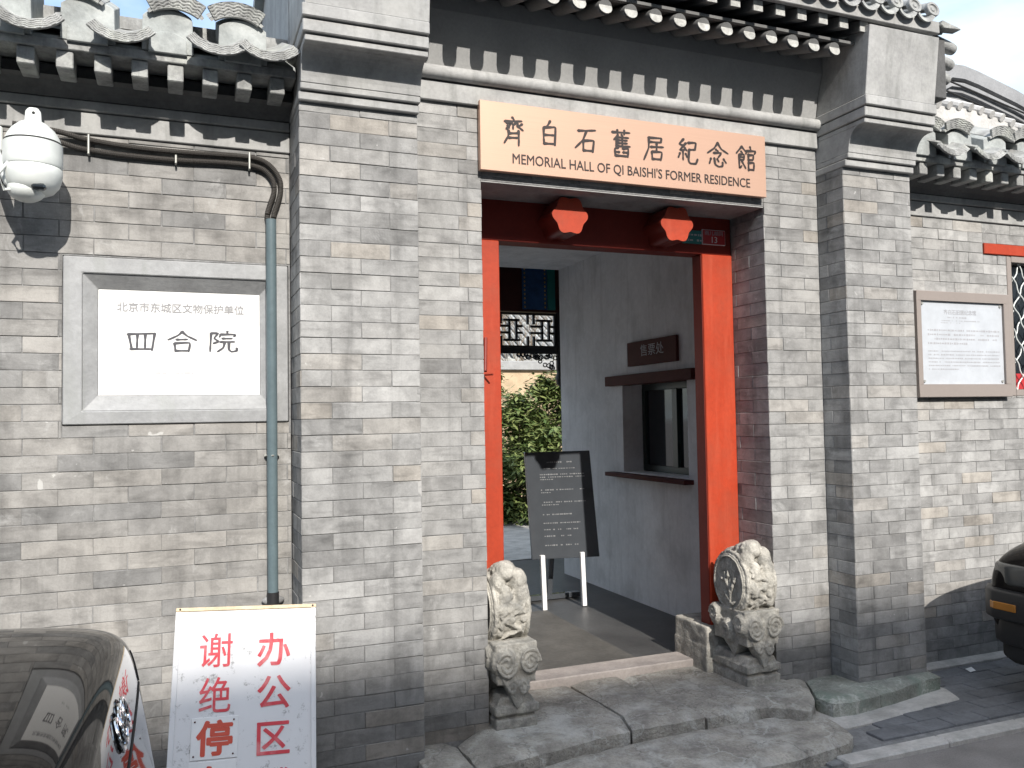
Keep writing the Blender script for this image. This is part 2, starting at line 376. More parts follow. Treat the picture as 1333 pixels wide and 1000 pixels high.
def joined(rects_list, mat, parent, rnd, name='brickwork', joint=.0022):
    mb = MB()
    for rects, facing, c in rects_list:
        for (u0, u1, z0, z1) in rects:
            pr = rnd.uniform(-.0013, .0013); g = joint/2 + rnd.uniform(0, .001); bv = .0014
            u0_, u1_, a, b = u0+g, u1-g, z0+g, z1-g
            fr = [(u0_+bv, pr, a+bv), (u1_-bv, pr, a+bv), (u1_-bv, pr, b-bv), (u0_+bv, pr, b-bv)]
            rm = [(u0_, pr+bv, a), (u1_, pr+bv, a), (u1_, pr+bv, b), (u0_, pr+bv, b)]
            bk = [(u, .016, z) for u, y, z in rm]
            vs = fr+rm+bk
            if facing == 'front': vs = [(u, c+y, z) for u, y, z in vs]
            elif facing == 'left': vs = [(c+y, u, z) for u, y, z in vs]
            elif facing == 'right': vs = [(c-y, u, z) for u, y, z in vs]
            elif facing == 'back': vs = [(u, c-y, z) for u, y, z in vs]
            fs = [(0, 1, 2, 3)]
            for i in range(4): j = (i+1) % 4; fs += [(i, i+4, j+4, j), (i+4, i+8, j+8, j+4)]
            mb.add(vs, fs)
    return part(name, mb, mat, parent, kind='stuff', fix=False)

# -- lettering
def text_mesh(s, size, mat, depth=.0008, bold=0, sx=1.0, align='CENTER'):
    cu = bpy.data.curves.new('lettering', 'FONT'); cu.body = s; cu.size = size; cu.extrude = depth; cu.offset = bold
    cu.align_x = align; cu.align_y = 'CENTER'; cu.resolution_u = 3
    o = bpy.data.objects.new('tmp', cu); COL.objects.link(o)
    dg = bpy.context.evaluated_depsgraph_get(); dg.update()
    me = bpy.data.meshes.new_from_object(o.evaluated_get(dg)); bpy.data.objects.remove(o); bpy.data.curves.remove(cu)
    me.name = 'lettering'; me.materials.clear(); me.materials.append(mat)
    if sx != 1.0:
        for v in me.vertices: v.co.x *= sx
    return me
def bolden(me, r, n=6):
    mb_ = MB(); base = [tuple(v.co) for v in me.vertices]; fcs = [tuple(p.vertices) for p in me.polygons]
    for q in range(n): mb_.add([(x_+r*math.cos(q*2*math.pi/n), y_+r*math.sin(q*2*math.pi/n), z_+q*.00004) for x_, y_, z_ in base], fcs)
    return mb_.mesh('lettering', me.materials[0], fix=False)
def place_me(name, me, parent, loc, rot, label=None):
    o = bpy.data.objects.new(name, me); COL.objects.link(o); o.parent = parent; o.location = Vector(loc)-wl(parent); o.rotation_euler = rot
    if label: o['label'] = label
    return o
FRONT = (math.pi/2, 0, 0)
def brush(strokes, w=7.5, taper=.55, seed=1):
    """strokes on a 100 grid -> MB in XY, each stroke a ribbon swelling at its ends like ink"""
    rnd = random.Random(seed); mb = MB()
    for si, st in enumerate(strokes):
        pts = [Vector((p[0], p[1], 0)) for p in st]; ww = w
        sm = []
        n = len(pts)
        for i in range(n-1):
            p0, p1, p2, p3 = pts[max(i-1, 0)], pts[i], pts[i+1], pts[min(i+2, n-1)]
            for k in range(5):
                t = k/5
                lin = p1.lerp(p2, t)
                cr = .5*((2*p1)+(-p0+p2)*t+(2*p0-5*p1+4*p2-p3)*t*t+(-p0+3*p1-3*p2+p3)*t**3)
                sm.append(lin.lerp(cr, .45))
        sm.append(pts[-1]); L = len(sm); vs = []
        for i, p in enumerate(sm):
            d = (sm[min(i+1, L-1)]-sm[max(i-1, 0)]); d = d.normalized() if d.length else Vector((1, 0, 0))
            nn = Vector((-d.y, d.x, 0)); t = i/(L-1)
            a = ww*.5*(1.0+.25*math.cos(2*math.pi*t)-taper*max(0, t-.72)/.28*(1 if len(st) < 4 else .4)+rnd.uniform(-.06, .06))
            vs.append(p+nn*a); vs.append(p-nn*a)
        z = si*.02
        fs = [(2*i, 2*i+1, 2*i+3, 2*i+2) for i in range(L-1)]
        # round heads
        vs = [(v.x, v.y, z) for v in vs]; mb.add(vs, fs)
        for c, rr in ((sm[0], ww*.56), (sm[-1], ww*.3)):
            mb.add([(c.x+rr*math.cos(a), c.y+rr*math.sin(a)*.85, z+.006) for a in [2*math.pi*k/8 for k in range(8)]], [tuple(range(8))])
    return mb
QI = [[(47, 99), (54, 90)], [(18, 82), (84, 89)], [(44, 80), (50, 70)], [(62, 82), (50, 70), (49, 56)], [(26, 76), (40, 77), (34, 64), (22, 54)], [(28, 66), (35, 59)], [(66, 79), (71, 70)], [(84, 78), (68, 66)], [(66, 70), (88, 55)], [(32, 50), (30, 30), (14, 3)], [(70, 52), (71, 26), (70, -2)], [(33, 40), (69, 44)], [(31, 24), (69, 27)]]
BAI = [[(54, 99), (44, 82), (36, 72)], [(28, 72), (27, 40), (29, 10)], [(28, 73), (60, 77), (75, 76), (71, 10)], [(30, 46), (70, 48)], [(28, 14), (70, 16)]]
SHI = [[(18, 84), (50, 87), (90, 92)], [(52, 86), (36, 50), (4, 18)], [(38, 48), (38, 8)], [(38, 48), (70, 52), (82, 50), (76, 8)], [(38, 12), (77, 13)]]
JIU = [[(12, 91), (88, 95)], [(34, 101), (35, 84)], [(64, 102), (63, 85)], [(36, 82), (18, 62)], [(28, 72), (28, 38)], [(52, 84), (58, 77)], [(30, 73), (82, 75)], [(30, 62), (76, 64)], [(30, 51), (76, 53)], [(28, 39), (88, 42)], [(54, 75), (54, 40)], [(36, 34), (22, 28), (24, 2)], [(40, 17), (26, 17)], [(56, 32), (79, 33), (77, 1)], [(58, 18), (76, 18)], [(24, 3), (78, 4)]]
JU = [[(24, 90), (60, 92), (82, 92), (78, 75)], [(26, 74), (77, 76)], [(26, 90), (24, 50), (2, 2)], [(34, 55), (90, 59)], [(60, 70), (59, 38)], [(38, 36), (40, 6)], [(38, 37), (82, 38), (77, 6)], [(40, 9), (78, 10)]]
JI = [[(34, 99), (14, 78), (36, 74)], [(44, 84), (16, 54), (42, 58)], [(38, 66), (48, 54)], [(30, 54), (30, 16)], [(16, 42), (8, 24)], [(42, 42), (49, 28)], [(54, 86), (76, 89), (90, 88), (85, 60)], [(58, 59), (85, 62)], [(58, 60), (55, 18), (62, 6), (88, 7), (97, 26)]]
NIAN = [[(52, 100), (34, 76), (2, 54)], [(52, 98), (68, 76), (100, 60)], [(42, 72), (54, 65)], [(32, 57), (68, 60), (52, 40)], [(18, 34), (10, 12)], [(34, 36), (38, 12), (54, 4), (72, 8), (73, 24)], [(48, 34), (55, 23)], [(78, 36), (90, 21)]]
GUAN = [[(30, 99), (2, 68)], [(30, 97), (50, 78)], [(26, 78), (33, 71)], [(16, 64), (40, 66), (38, 44)], [(18, 55), (38, 55)], [(16, 44), (38, 44)], [(16, 64), (16, 10), (28, 20)], [(28, 40), (47, 10)], [(70, 100), (73, 89)], [(52, 82), (49, 69)], [(52, 82), (96, 85), (90, 72)], [(61, 70), (60, 2)], [(60, 66), (85, 68), (83, 48)], [(60, 47), (83, 48)], [(60, 34), (87, 36), (85, 5)], [(60, 7), (85, 8)]]
SI = [[(2, 84), (98, 90)], [(5, 84), (16, 10)], [(98, 90), (88, 8)], [(12, 14), (90, 15)], [(36, 84), (34, 18)], [(64, 86), (63, 18)]]
HE = [[(52, 100), (34, 80), (-2, 58)], [(50, 98), (70, 78), (104, 58)], [(30, 60), (70, 62)], [(22, 42), (26, 2)], [(22, 42), (78, 45), (74, 2)], [(26, 6), (76, 7)]]
YUAN = [[(6, 92), (2, 2)], [(6, 92), (32, 92), (18, 68), (34, 52), (14, 42)], [(68, 102), (68, 92)], [(42, 86), (38, 74)], [(42, 87), (98, 88), (93, 77)], [(50, 67), (86, 68)], [(42, 50), (96, 52)], [(58, 50), (52, 22), (30, 2)], [(74, 50), (74, 14), (84, 3), (104, 8), (104, 22)]]
def glyphs(name, chars, centres, size, parent, y, mat, w=7.5, sy=1.0, seed=1):
    for i, (st, (cx, cz)) in enumerate(zip(chars, centres)):
        mb = MB(); g = brush(st, w, seed=seed+i); k = size/100
        mb.add([(cx+(v[0]-50)*k, y-v[2]*.004, cz+(v[1]-50)*k*sy) for v in g.v], g.f)
        part(name, mb, mat, parent, fix=False)
def scribble_lines(name, x0, x1, zs, hgt, parent, y, mat, rnd, fill=.72, last=.5):
    """print too small to read: dashes of strokes"""
    mb = MB()
    for i, z in enumerate(zs):
        xe = x1 if i < len(zs)-1 else x0+(x1-x0)*last
        x = x0
        while x < xe:
            w = rnd.uniform(.5, 1.6)*hgt
            if rnd.random() < fill:
                h = hgt*rnd.uniform(.5, 1); mb.add([(x, y, z-h/2), (x+w, y, z-h/2), (x+w, y, z+h/2), (x, y, z+h/2)], [(0, 1, 2, 3)])
            x += w+hgt*rnd.uniform(.25, .6)
    return part(name, mb, mat, parent, fix=False)

# ================================================================== GROUND
rnd = random.Random(5)
mb = MB(); mb.box(-250, 250, -250, 250, -.60, -.10); struct('ground', mb, M['road'])
def slab_poly(pts, z0, z1, top_amp=.010, edge=.045, seed=0, res=.05):
    """worn flagstone: grid clipped to an outline, edges rounded and worn down"""
    xs = [p[0] for p in pts]; ys = [p[1] for p in pts]
    bm = bmesh.new(); vs = [bm.verts.new((x, y, z1)) for x, y in pts]; bm.faces.new(vs)
    ext = []
    x = min(xs)+res
    while x < max(xs): bmesh.ops.bisect_plane(bm, geom=bm.verts[:]+bm.edges[:]+bm.faces[:], plane_co=(x, 0, 0), plane_no=(1, 0, 0)); x += res
    y = min(ys)+res
    while y < max(ys): bmesh.ops.bisect_plane(bm, geom=bm.verts[:]+bm.edges[:]+bm.faces[:], plane_co=(0, y, 0), plane_no=(0, 1, 0)); y += res
    bm.normal_update()
    for f in bm.faces:
        if f.normal.z < 0: f.normal_flip()
    be = [e for e in bm.edges if e.is_boundary]
    r = bmesh.ops.extrude_edge_only(bm, edges=be); nv = [g for g in r['geom'] if isinstance(g, bmesh.types.BMVert)]
    nvs = set(nv)
    for v in nv: v.co.z = z0
    bv = [v for v in bm.verts if v not in nvs]
    bset = {v for e in be for v in e.verts if v not in nvs}
    for v in bv:
        d = min(((Vector((v.co.x, v.co.y)) - _cl(Vector((v.co.x, v.co.y)), Vector(a), Vector(b))).length for a, b in zip(pts, pts[1:]+pts[:1])))
        p = Vector((v.co.x*3.1+seed, v.co.y*3.1, seed)); q = p*4
        v.co.z += noise.noise(p)*top_amp + noise.noise(q)*top_amp*.35 - .020*max(0, 1-d/edge)**2
        v.co.x += noise.noise(q+Vector((5, 1, 2)))*.006; v.co.y += noise.noise(q+Vector((1, 7, 2)))*.008
    bmesh.ops.recalc_face_normals(bm, faces=bm.faces)
    for f in bm.faces: f.smooth = True
    for e in bm.edges:
        if len(e.link_faces) == 2 and e.calc_face_angle(0) > R(50): e.smooth = False
    me = bpy.data.meshes.new('slab'); bm.to_mesh(me); bm.free(); return me
def _cl(p, a, b):
    d = b-a; t = max(0, min(1, (p-a).dot(d)/max(d.length_squared, 1e-9))); return a+d*t
def add_veins(m):
    t = m.node_tree; b = t.nodes['Principled BSDF']; p = pos(t)
    nz = noise_node(t, p, 3.5, 5, .6); ad = N(t, 'ShaderNodeVectorMath', operation='MULTIPLY_ADD'); t.links.new(nz.outputs['Color'], ad.inputs[0]); ad.inputs[1].default_value = (.45, .45, .45); t.links.new(p, ad.inputs[2])
    vo = N(t, 'ShaderNodeTexVoronoi', feature='DISTANCE_TO_EDGE'); vo.inputs['Scale'].default_value = 4.2; t.links.new(ad.outputs[0], vo.inputs['Vector'])
    pale = maprange(t, vo.outputs['Distance'], 0.008, .045, .55, 0); br = noise_node(t, p, 6, 4, .6); brk = maprange(t, br.outputs['Fac'], .47, .58, 0, 1)
    mu = N(t, 'ShaderNodeMath', operation='MULTIPLY'); t.links.new(pale.outputs[0], mu.inputs[0]); t.links.new(brk.outputs[0], mu.inputs[1])
    src = b.inputs['Base Color'].links[0].from_socket
    c = mixc(t, mu.outputs[0], src, (.60, .60, .56))
    vo2 = N(t, 'ShaderNodeTexVoronoi', feature='DISTANCE_TO_EDGE'); vo2.inputs['Scale'].default_value = 2.1; t.links.new(ad.outputs[0], vo2.inputs['Vector'])
    dk = maprange(t, vo2.outputs['Distance'], .002, .012, .68, 1.0)
    c = mixc(t, 1, c.outputs[0], dk.outputs[0], 'MULTIPLY'); t.links.new(c.outputs[0], b.inputs['Base Color'])
add_veins(M['slab']); add_veins(M['green_slab'])
def slab(parent, pts, z0, z1, mat, **kw):
    me = slab_poly(pts, z0, z1, **kw); me.materials.append(mat); return part('slab', me, None, parent)
steps = thing('entrance_paving', 'worn grey entrance flagstones in front of the red doorway', 'paving', (.8, -.3, 0)); steps['kind'] = 'structure'
slab(steps, [(-.41, -.10), (-.41, -.62), (-.21, -.60), (-.212, -.13), (-.25, -.06), (-.38, -.06)], -.12, .028, M['slab'], seed=1)
slab(steps, [(-.20, -.12), (-.20, -.43), (.09, -.385), (.36, -.33), (.60, -.30), (.66, -.10), (.62, .47), (-.05, .47), (-.05, .02)], -.12, .03, M['slab'], seed=2)
slab(steps, [(.612, -.30), (1.02, -.298), (1.03, -.06), (.93, .16), (.96, .47), (.63, .47), (.67, -.10)], -.12, .034, M['slab'], seed=3)
slab(steps, [(1.04, -.296), (1.30, -.285), (1.40, -.29), (1.565, -.425), (1.70, -.30), (1.80, -.14), (1.87, -.02), (1.72, .06), (1.72, .47), (.97, .47), (.94, .16), (1.04, -.06)], -.12, .026, M['slab'], seed=4)
slab(steps, [(1.885, -.02), (1.82, -.14), (1.745, -.26), (1.755, -.37), (1.90, -.385), (2.2, -.34), (2.62, -.26), (2.62, -.1), (2.1, .02)], -.12, .02, M['green_slab'], seed=5)
slab(steps, [(-.95, -.62), (-.95, -1.30), (-.1, -1.20), (.45, -1.0), (.93, -.80), (1.13, -.795), (1.52, -.735), (1.60, -.67), (1.64, -.57), (1.655, -.43), (1.63, -.33), (1.55, -.45), (1.39, -.315), (.60, -.325), (.36, -.355), (.09, -.41), (-.2, -.455), (-.205, -.625)], -.14, -.018, M['slab'], seed=6, top_amp=.011, res=.05)
# pavement to the right: pale concrete apron, dark pavers, pale kerb strip
mb = MB(); mb.prism([(1.66, -.50), (2.60, -.40), (2.66, -.30), (2.66, -.15), (2.75, .12), (7, .12), (7, .06), (2.80, .02), (2.72, -.15), (2.645, -.10), (1.80, -.10), (1.60, -.30)], -.14, -.068, 'Z')
mb = MB(); mb.prism([(1.60, -.20), (1.64, -.50), (1.9, -.485), (2.30, -.44), (2.60, -.41), (2.66, -.28), (2.66, -.15)], -.14, -.068, 'Z'); me = mb.mesh('apron', M['concrete'], .01)
part('concrete_apron', me, None, None, kind='structure')
mb = MB(); mb.box(2.58, 9, .03, .14, -.14, -.060); part('wall_footing', mb, M['concrete'], None, bevel=.008, kind='structure')
pav = thing('pavement', 'strip of dark grey paving bricks along the right wall', 'pavement', (3, -.2, -.08)); pav['kind'] = 'structure'
mb = MB(); mb.box(1.35, 9, -.80, .03, -.13, -.088); part('paving_bed', mb, M['mortar'], pav)
_pm = {}
for r_ in range(7):
    y1 = .025 - r_*.118; y0 = y1-.113; x = 1.42 + (r_ % 2)*.12
    while x < 5.6:
        if y0 > -.735 + (0 if x > 1.68 else .2) and not (x < 1.55):
            key = rnd.randrange(4)
            if key not in _pm:
                b_ = MB(); b_.box(-.116, .116, -.0565, .0565, -.04, 0); me = b_.mesh('paver', M['paver'], .003); _pm[key] = me
            o = bpy.data.objects.new('paving_brick', _pm[key]); COL.objects.link(o); o.parent = pav
            o.location = Vector((x+.118, (y0+y1)/2, -.078+rnd.uniform(-.002, .002)))-wl(pav); o.rotation_euler = (rnd.uniform(-.01, .01), rnd.uniform(-.01, .01), rnd.uniform(-.01, .01))
        x += .2375
mb = MB()
x = 1.42
while x < 7:
    L = rnd.uniform(.4, .7); mb.box(x+.003, x+L-.003, -.835, -.742, -.14, -.072+rnd.uniform(-.002, .002)); x += L
part('kerb_strip', mb, M['concrete'], None, bevel=.008, kind='structure')
mb = MB(); mb.add([(3.06, -.09, -.074), (3.11, -.085, -.072), (3.115, -.05, -.060), (3.075, -.04, -.070)], [(0, 1, 2, 3)]); mb.add([(3.06, -.09, -.0745), (3.11, -.085, -.0725), (3.115, -.05, -.0605), (3.075, -.04, -.0705)], [(3, 2, 1, 0)])
tag(part('paper_scrap', mb, M['white_paint'], None, fix=False), 'small white paper scrap lying on the dark pavers', 'litter')

# passage floor and courtyard ground
mb = MB(); mb.prism([(-.10, .42), (1.80, .42), (1.80, .60), (-.10, .60)], -.1, .068, 'Z'); me = mb.mesh('threshold_stone', M['pink_stone'], .006)
part('threshold_stone', me, None, None, kind='structure')
mb = MB(); mb.box(-.5, 3.4, .601, 12, -.5, .055); part('passage_floor', mb, M['floor_shade'], None, kind='structure')
mb = MB(); mb.prism([(-.4, .602), (1.16, .602), (1.175, 1.98), (-.4, 1.98)], .03, .061, 'Z'); part('lit_floor_patch', mb, M['floor_lit'], None, kind='structure')  # patch of sunlight put into the floor colour
mb = MB(); mb.box(-1.2, 8, 4.15, 12, .0, .063); part('courtyard_ground', mb, M['concrete'], None, kind='structure')

# ================================================================== GATEHOUSE
gate = thing('gatehouse', 'grey brick gatehouse with tiled eaves framing the red doorway', 'gatehouse', (.85, 0, 0))
HB = .07; ZJ = 2.775
LX0, LX1, LY = -.908, -.383, -.22
RX0, RX1, RY = 2.084, 2.582, -.21
rows_p = [(ZJ, ZJ+.108-.0)]; rows_p = [(ZJ+HB, ZJ+HB+.038), (ZJ, ZJ+HB)] + rowlist(ZJ, -.02, HB)
def segs_p(x0, x1, flip=0):
    w = x1-x0; L = w*.5
    def f(k):
        if (k+flip) % 2 == 0: return [(x0, x0+L), (x0+L, x1)]
        return [(x0, x0+L*.5), (x0+L*.5, x0+L*1.5), (x0+L*1.5, x1)]
    return f
rows_w = rowlist(3.045, -.02, HB); 
off = (3.045-ZJ) % HB
rows_w = [(3.045-off, 3.045)] + rowlist(3.045-off, -.02, HB)
def segs_wl(k): return [(-.381, -.12), (-.12, 0)] if k % 2 == 0 else [(-.381, -.345), (-.345, -.075), (-.075, 0)]
def segs_wr(k): return [(1.70, 1.81), (1.81, 2.084)] if k % 2 == 0 else [(1.70, 1.975), (1.975, 2.084)]
def segs_top(k):
    s = .135 if k % 2 else 0; out = []; x = 0-s
    while x < 1.70:
        a, b = max(x, 0), min(x+.27, 1.70)
        if b-a > .01: out.append((a, b))
        x += .27
    return out
fb = [(r, 'front', LY) for r in plan(rows_p, segs_p(LX0, LX1, 0))] + [(r, 'front', RY) for r in plan(rows_p, segs_p(RX0, RX1, 1))] \
   + [(r, 'front', 0.0) for r in plan(rows_w, segs_wl)] + [(r, 'front', 0.0) for r in plan(rows_w, segs_wr)] \
   + [(r, 'front', 0.0) for r in plan([q for q in rows_w if q[0] > 2.67], segs_top)]
fb.sort(key=lambda t: -(t[0][1]-t[0][0])*(t[0][3]-t[0][2]))
bp = thing('brickwork', '', '', (.85, 0, 0)); bp.parent = gate; bp.location = (0, 0, 0); del bp['label']; del bp['category']
rb = random.Random(3)
for r, fc, c in fb[:330]: place([r], fc, c, M['brick'], bp, rb)
side = {}
for r, fc, c in fb[330:]: side.setdefault((fc, c), []).append(r)
side_rows = rows_p
j_ = lambda a, b, m: (lambda k: [(a, m), (m, b)] if k % 2 else [(a, a+(b-m)), (a+(b-m), b)])
rl = [(v, k[0], k[1]) for k, v in side.items()]
rl.append((plan(side_rows, lambda k: [(LY, -.09), (-.09, .099)] if k % 2 else [(LY, .04), (.04, .099)]), 'left', LX0))
rl.append((plan(side_rows, lambda k: [(RY, 0)] if k % 2 else [(RY, -.075), (-.075, 0)]), 'left', RX0))
rl.append((plan(side_rows, lambda k: [(LY, 0)]), 'right', LX1))
rl.append((plan(side_rows, lambda k: [(RY, -.05), (-.05, .118)]), 'right', RX1))
jr = [q for q in rows_w if q[1] < 2.7]
jr = [(a, min(b, 2.678)) for a, b in jr]
rl.append((plan(jr, lambda k: [(0, .14), (.14, .31)] if k % 2 else [(0, .27), (.27, .31)]), 'left', 1.70))
rl.append((plan(jr, lambda k: [(0, .14), (.14, .31)] if k % 2 else [(0, .27), (.27, .31)]), 'right', 0.0))
joined(rl, M['brick'], gate, rb)
mb = MB(); e = .0035
mb.box(LX0+e, LX1-e, LY+e, 0.05, -.12, 2.90); mb.box(RX0+e, RX1-e, RY+e, 0.05, -.12, 2.90)
mb.box(LX1-.02, -e, e, .34, -.12, 3.3); mb.box(1.70+e, RX0+.02, e, .34, -.12, 3.3); mb.box(-e*3, 1.70+e*3, e, .31, 2.68+e, 3.3)
mb.box(LX0+e, LX1-e, .05, .34, -.12, 2.9); mb.box(RX0+e, RX1-e, .05, .34, -.12, 2.9)
part('mortar_core', mb, M['mortar'], gate)
mb = MB(); mb.box(0.0, 1.70, .0035, .309, 2.676, 2.681); part('lintel_soffit', mb, M['cornice'], gate)
# cornice across the wall
xa, xb = LX1, RX0
mb = MB(); mb.box(xa, xb, -.022, .02, 3.047, 3.140); part('flat_band', mb, M['cornice'], gate, bevel=.003)
mb = MB(); mb.tube([(xa, -.028, 3.181), (xb, -.028, 3.181)], .034, 16); part('round_moulding', mb, M['cornice'], gate, smooth=True)
mb = MB(); mb.prism([(.004, 3.142), (-.01, 3.23), (-.03, 3.34), (-.075, 3.47), (-.075, 3.56), (.3, 3.56), (.3, 3.142)], xa, xb, 'X'); part('frieze', mb, M['frieze'], gate)
# stepped corbels of the two piers
def corbel(x0, x1, yb, left):
    k = -1 if left else 0
    mb = MB(); mb.box(x0-.004, x1+.004, yb-.024, .12, 2.886, 2.923); part('corbel_course', mb, M['cornice'], gate, bevel=.004)
    mb = MB(); mb.box(x0+.002, x1+.006, yb-.040, .12, 2.928, 2.957); part('corbel_course', mb, M['cornice'], gate, bevel=.004)
    mb = MB(); pr = [(.12, 2.958), (yb-.036, 2.958)]
    for i in range(9):
        t = i/8*math.pi/2; pr.append((yb-.040-.085*(1-math.cos(t)), 2.960+.125*math.sin(t)))
    pr += [(.12, 3.085)]
    mb.prism(pr, x0+.004, x1+.006, 'X'); part('cove', mb, M['cornice'], gate)
    mb = MB(); mb.box(x0+.004, x1+.008, yb-.166, .12, 3.086, 3.112); part('corbel_course', mb, M['cornice'], gate, bevel=.003)
    mb = MB(); mb.box(x0-.006, x1+.008, yb-.182, .12, 3.117, 3.170); part('corbel_course', mb, M['cornice'], gate, bevel=.004)
    mb = MB(); mb.box(x0-.010, x1+.008, yb-.196, .12, 3.176, 3.230); part('corbel_course', mb, M['cornice'], gate, bevel=.004)
    mb = MB(); mb.prism([(.12, 3.236), (yb-.178, 3.236), (yb-.225, 3.605), (.12, 3.605)], x0+.004, x1+.012, 'X'); part('corbel_block', mb, M['cornice'], gate, bevel=.003)
corbel(LX0, LX1, LY, True); corbel(RX0, RX1, RY-.005, False)
# eave: round rafters, square flying rafters, boards
mb = MB(); mb.prism([(.35, 3.80), (-.425, 3.638), (-.425, 3.655), (.35, 3.84)], xa, xb, 'X'); part('eave_boarding', mb, M['timber'], gate)
mb = MB(); mb.prism([(.12, 3.668), (-.318, 3.536), (-.318, 3.546), (.12, 3.69)], xa, xb, 'X'); part('eave_boarding', mb, M['timber'], gate)
mb = MB(); mb.box(xa, xb, -.330, -.306, 3.534, 3.549); part('rafter_batten', mb, M['rafter'], gate)
mb = MB(); mb.box(xa, xb, -.02, .1, 3.50, 3.60); part('eave_purlin', mb, M['timber'], gate)
sp = .1405; n_r = 17; x_first = 1.797-16*sp
mr = MB(); mr.tube([(0, .12, .140), (0, -.30, 0)], .036, 16); me_r = mr.mesh('round_rafter', M['rafter'], smooth=True)
mr2 = MB(); mr2.lathe([(.0355, 0), (.0355, -.004), (.001, -.004)], (0, 0, 0), 16, 'Y'); me_re = mr2.mesh('rafter_end', M['rafter_end'])
mq = MB(); mq.prism([(.10, .115), (-.37, -.030), (-.37, .030), (.10, .175)], -.030, .030, 'X'); me_q = mq.mesh('flying_rafter', M['rafter'], .002)
mq2 = MB(); mq2.box(-.0285, .0285, -.0035, 0, -.028, .028); me_qe = mq2.mesh('rafter_end', M['rafter_end'])
i = 0
x = x_first
while x < RX0+.02:
    if x > LX1+.04:
        if x < RX0-.03:
            o = part('round_rafter', me_r, None, gate); o.location += Vector((x, -.03, 3.487)); o2 = part('rafter_end', me_re, None, o); o2.location = (0, -.3015, -.002); o2.rotation_euler = (R(-14), 0, 0)
        if x < RX0+.03:
            o = part('flying_rafter', me_q, None, gate); o.location += Vector((x+.006, -.03, 3.603)); o2 = part('rafter_end', me_qe, None, o); o2.location = (0, -.3702, .0)
    x += sp
mb = MB(); mb.box(LX0-.02, RX1+.015, -.442, -.412, 3.628, 3.695); part('fascia', mb, M['cornice'], gate, bevel=.003)
mb = MB(); mb.box(RX1+.014, RX1+.10, -.40, -.25, 3.28, 3.63); part('verge_board', mb, M['timber'], gate, bevel=.004)
# roof tiles: pan tiles with drip lips, round cover tiles with disc ends
RS = (1.95+.52)  # run of the front slope
slope = .345
mb = MB(); mb.prism([(-.425, 3.697), (1.05, 4.20), (1.05, 4.12), (-.38, 3.66)], LX0-.05, RX1+.10, 'X'); mb.prism([(1.05, 4.12), (1.05, 4.20), (4.15, 3.22), (4.05, 3.15)], LX0-.05, RX1+.10, 'X')
part('roof_deck', mb, M['plaster'], gate)
pt = .1335
mt = MB()
def half_tube(mb_, y0, z0, y1, z1, r, th, up=True, seg=8):
    vs = []; s = 1 if up else -1
    for (y, z) in ((y0, z0), (y1, z1)):
        for rr in (r, r-th):
            for k in range(seg+1):
                a = math.pi*k/seg; vs.append((rr*math.cos(a), y, z+s*rr*math.sin(a)))
    n = seg+1; fs = []
    for k in range(seg):
        fs += [(k, k+1, 2*n+k+1, 2*n+k), (n+k+1, n+k, 3*n+k, 3*n+k+1), (k+1, k, n+k, n+k+1), (2*n+k, 2*n+k+1, 3*n+k+1, 3*n+k)]
    fs += [(0, 2*n, 3*n, n), (seg, n+seg, 3*n+seg, 2*n+seg)]
    mb_.add(vs, fs)
half_tube(mt, -.445, 3.750, 1.0, 3.750+1.445*slope, .044, .014)
me_cov = mt.mesh('cover_tile_row', M['tile'], smooth=True)
md = MB(); md.lathe([(.001, -.012), (.012, -.012), (.016, -.006), (.026, -.006), (.030, -.014), (.043, -.014), (.045, -.010), (.045, .012)], (0, 0, 0), 20, 'Y'); me_disc = md.mesh('tile_disc', M['tile'])
mdp = MB(); n = 12; vs = []; fs = []
def arc_(r, y, cz, half): return [(r*math.sin(-half+2*half*k/n), y, cz-r*math.cos(-half+2*half*k/n)) for k in range(n+1)]
hf = R(62); L_ = [arc_(.072, -.482, 3.734, hf), arc_(.050, -.475, 3.734, hf), arc_(.050, -.28, 3.815, hf), arc_(.060, -.28, 3.815, hf), arc_(.060, -.467, 3.734, hf), arc_(.072, -.472, 3.734, hf)]
vs = [p for a in L_ for p in a]
for q in range(6):
    for k in range(n): a, b = q*(n+1), ((q+1) % 6)*(n+1); fs.append((a+k, a+k+1, b+k+1, b+k))
mdp.add(vs, fs); me_drip = mdp.mesh('drip_tile', M['tile'], smooth=True)
x = 2.165+.37-pt*.5
x = 2.535
while x > LX0-.06:
    o = part('cover_tile_row', me_cov, None, gate); o.location += Vector((x, 0, 0)); o2 = part('tile_disc', me_disc, None, o); o2.location = (0, -.447, 3.750); o2.rotation_euler = (R(-12), 0, 0)
    if x-pt/2 > LX0-.06:
        o = part('drip_tile', me_drip, None, gate); o.location += Vector((x-pt/2, .008, 0))
    x -= pt
mb = MB(); mb.tube([(LX0-.1, 1.05, 4.24), (RX1+.15, 1.05, 4.24)], .06, 12); part('ridge', mb, M['tile'], gate, smooth=True)
# verge tiles sticking out to the right, one above the other, and the pointed corner tile
me_v = MB().lathe([(.001, .0), (.030, .0), (.034, -.02), (.034, -.16)], (0, 0, 0), 14, 'X').mesh('verge_tile', M['tile'], smooth=True)
for (vx, vy, vz) in [(2.80, -.36, 3.595), (2.80, -.34, 3.51), (2.79, -.32, 3.43), (2.76, -.30, 3.35)]:
    o = part('verge_tile', me_v, None, gate); o.location += Vector((vx-.01, vy, vz)); o.rotation_euler = (0, R(12), 0)
mb = MB(); mb.prism([(RX1+.01, 3.672), (RX1+.02, 3.700), (RX1+.155, 3.672), (RX1+.16, 3.664), (RX1+.03, 3.655)], -.46, -.40, 'Y'); part('corner_tile', mb, M['tile'], gate, bevel=.003)
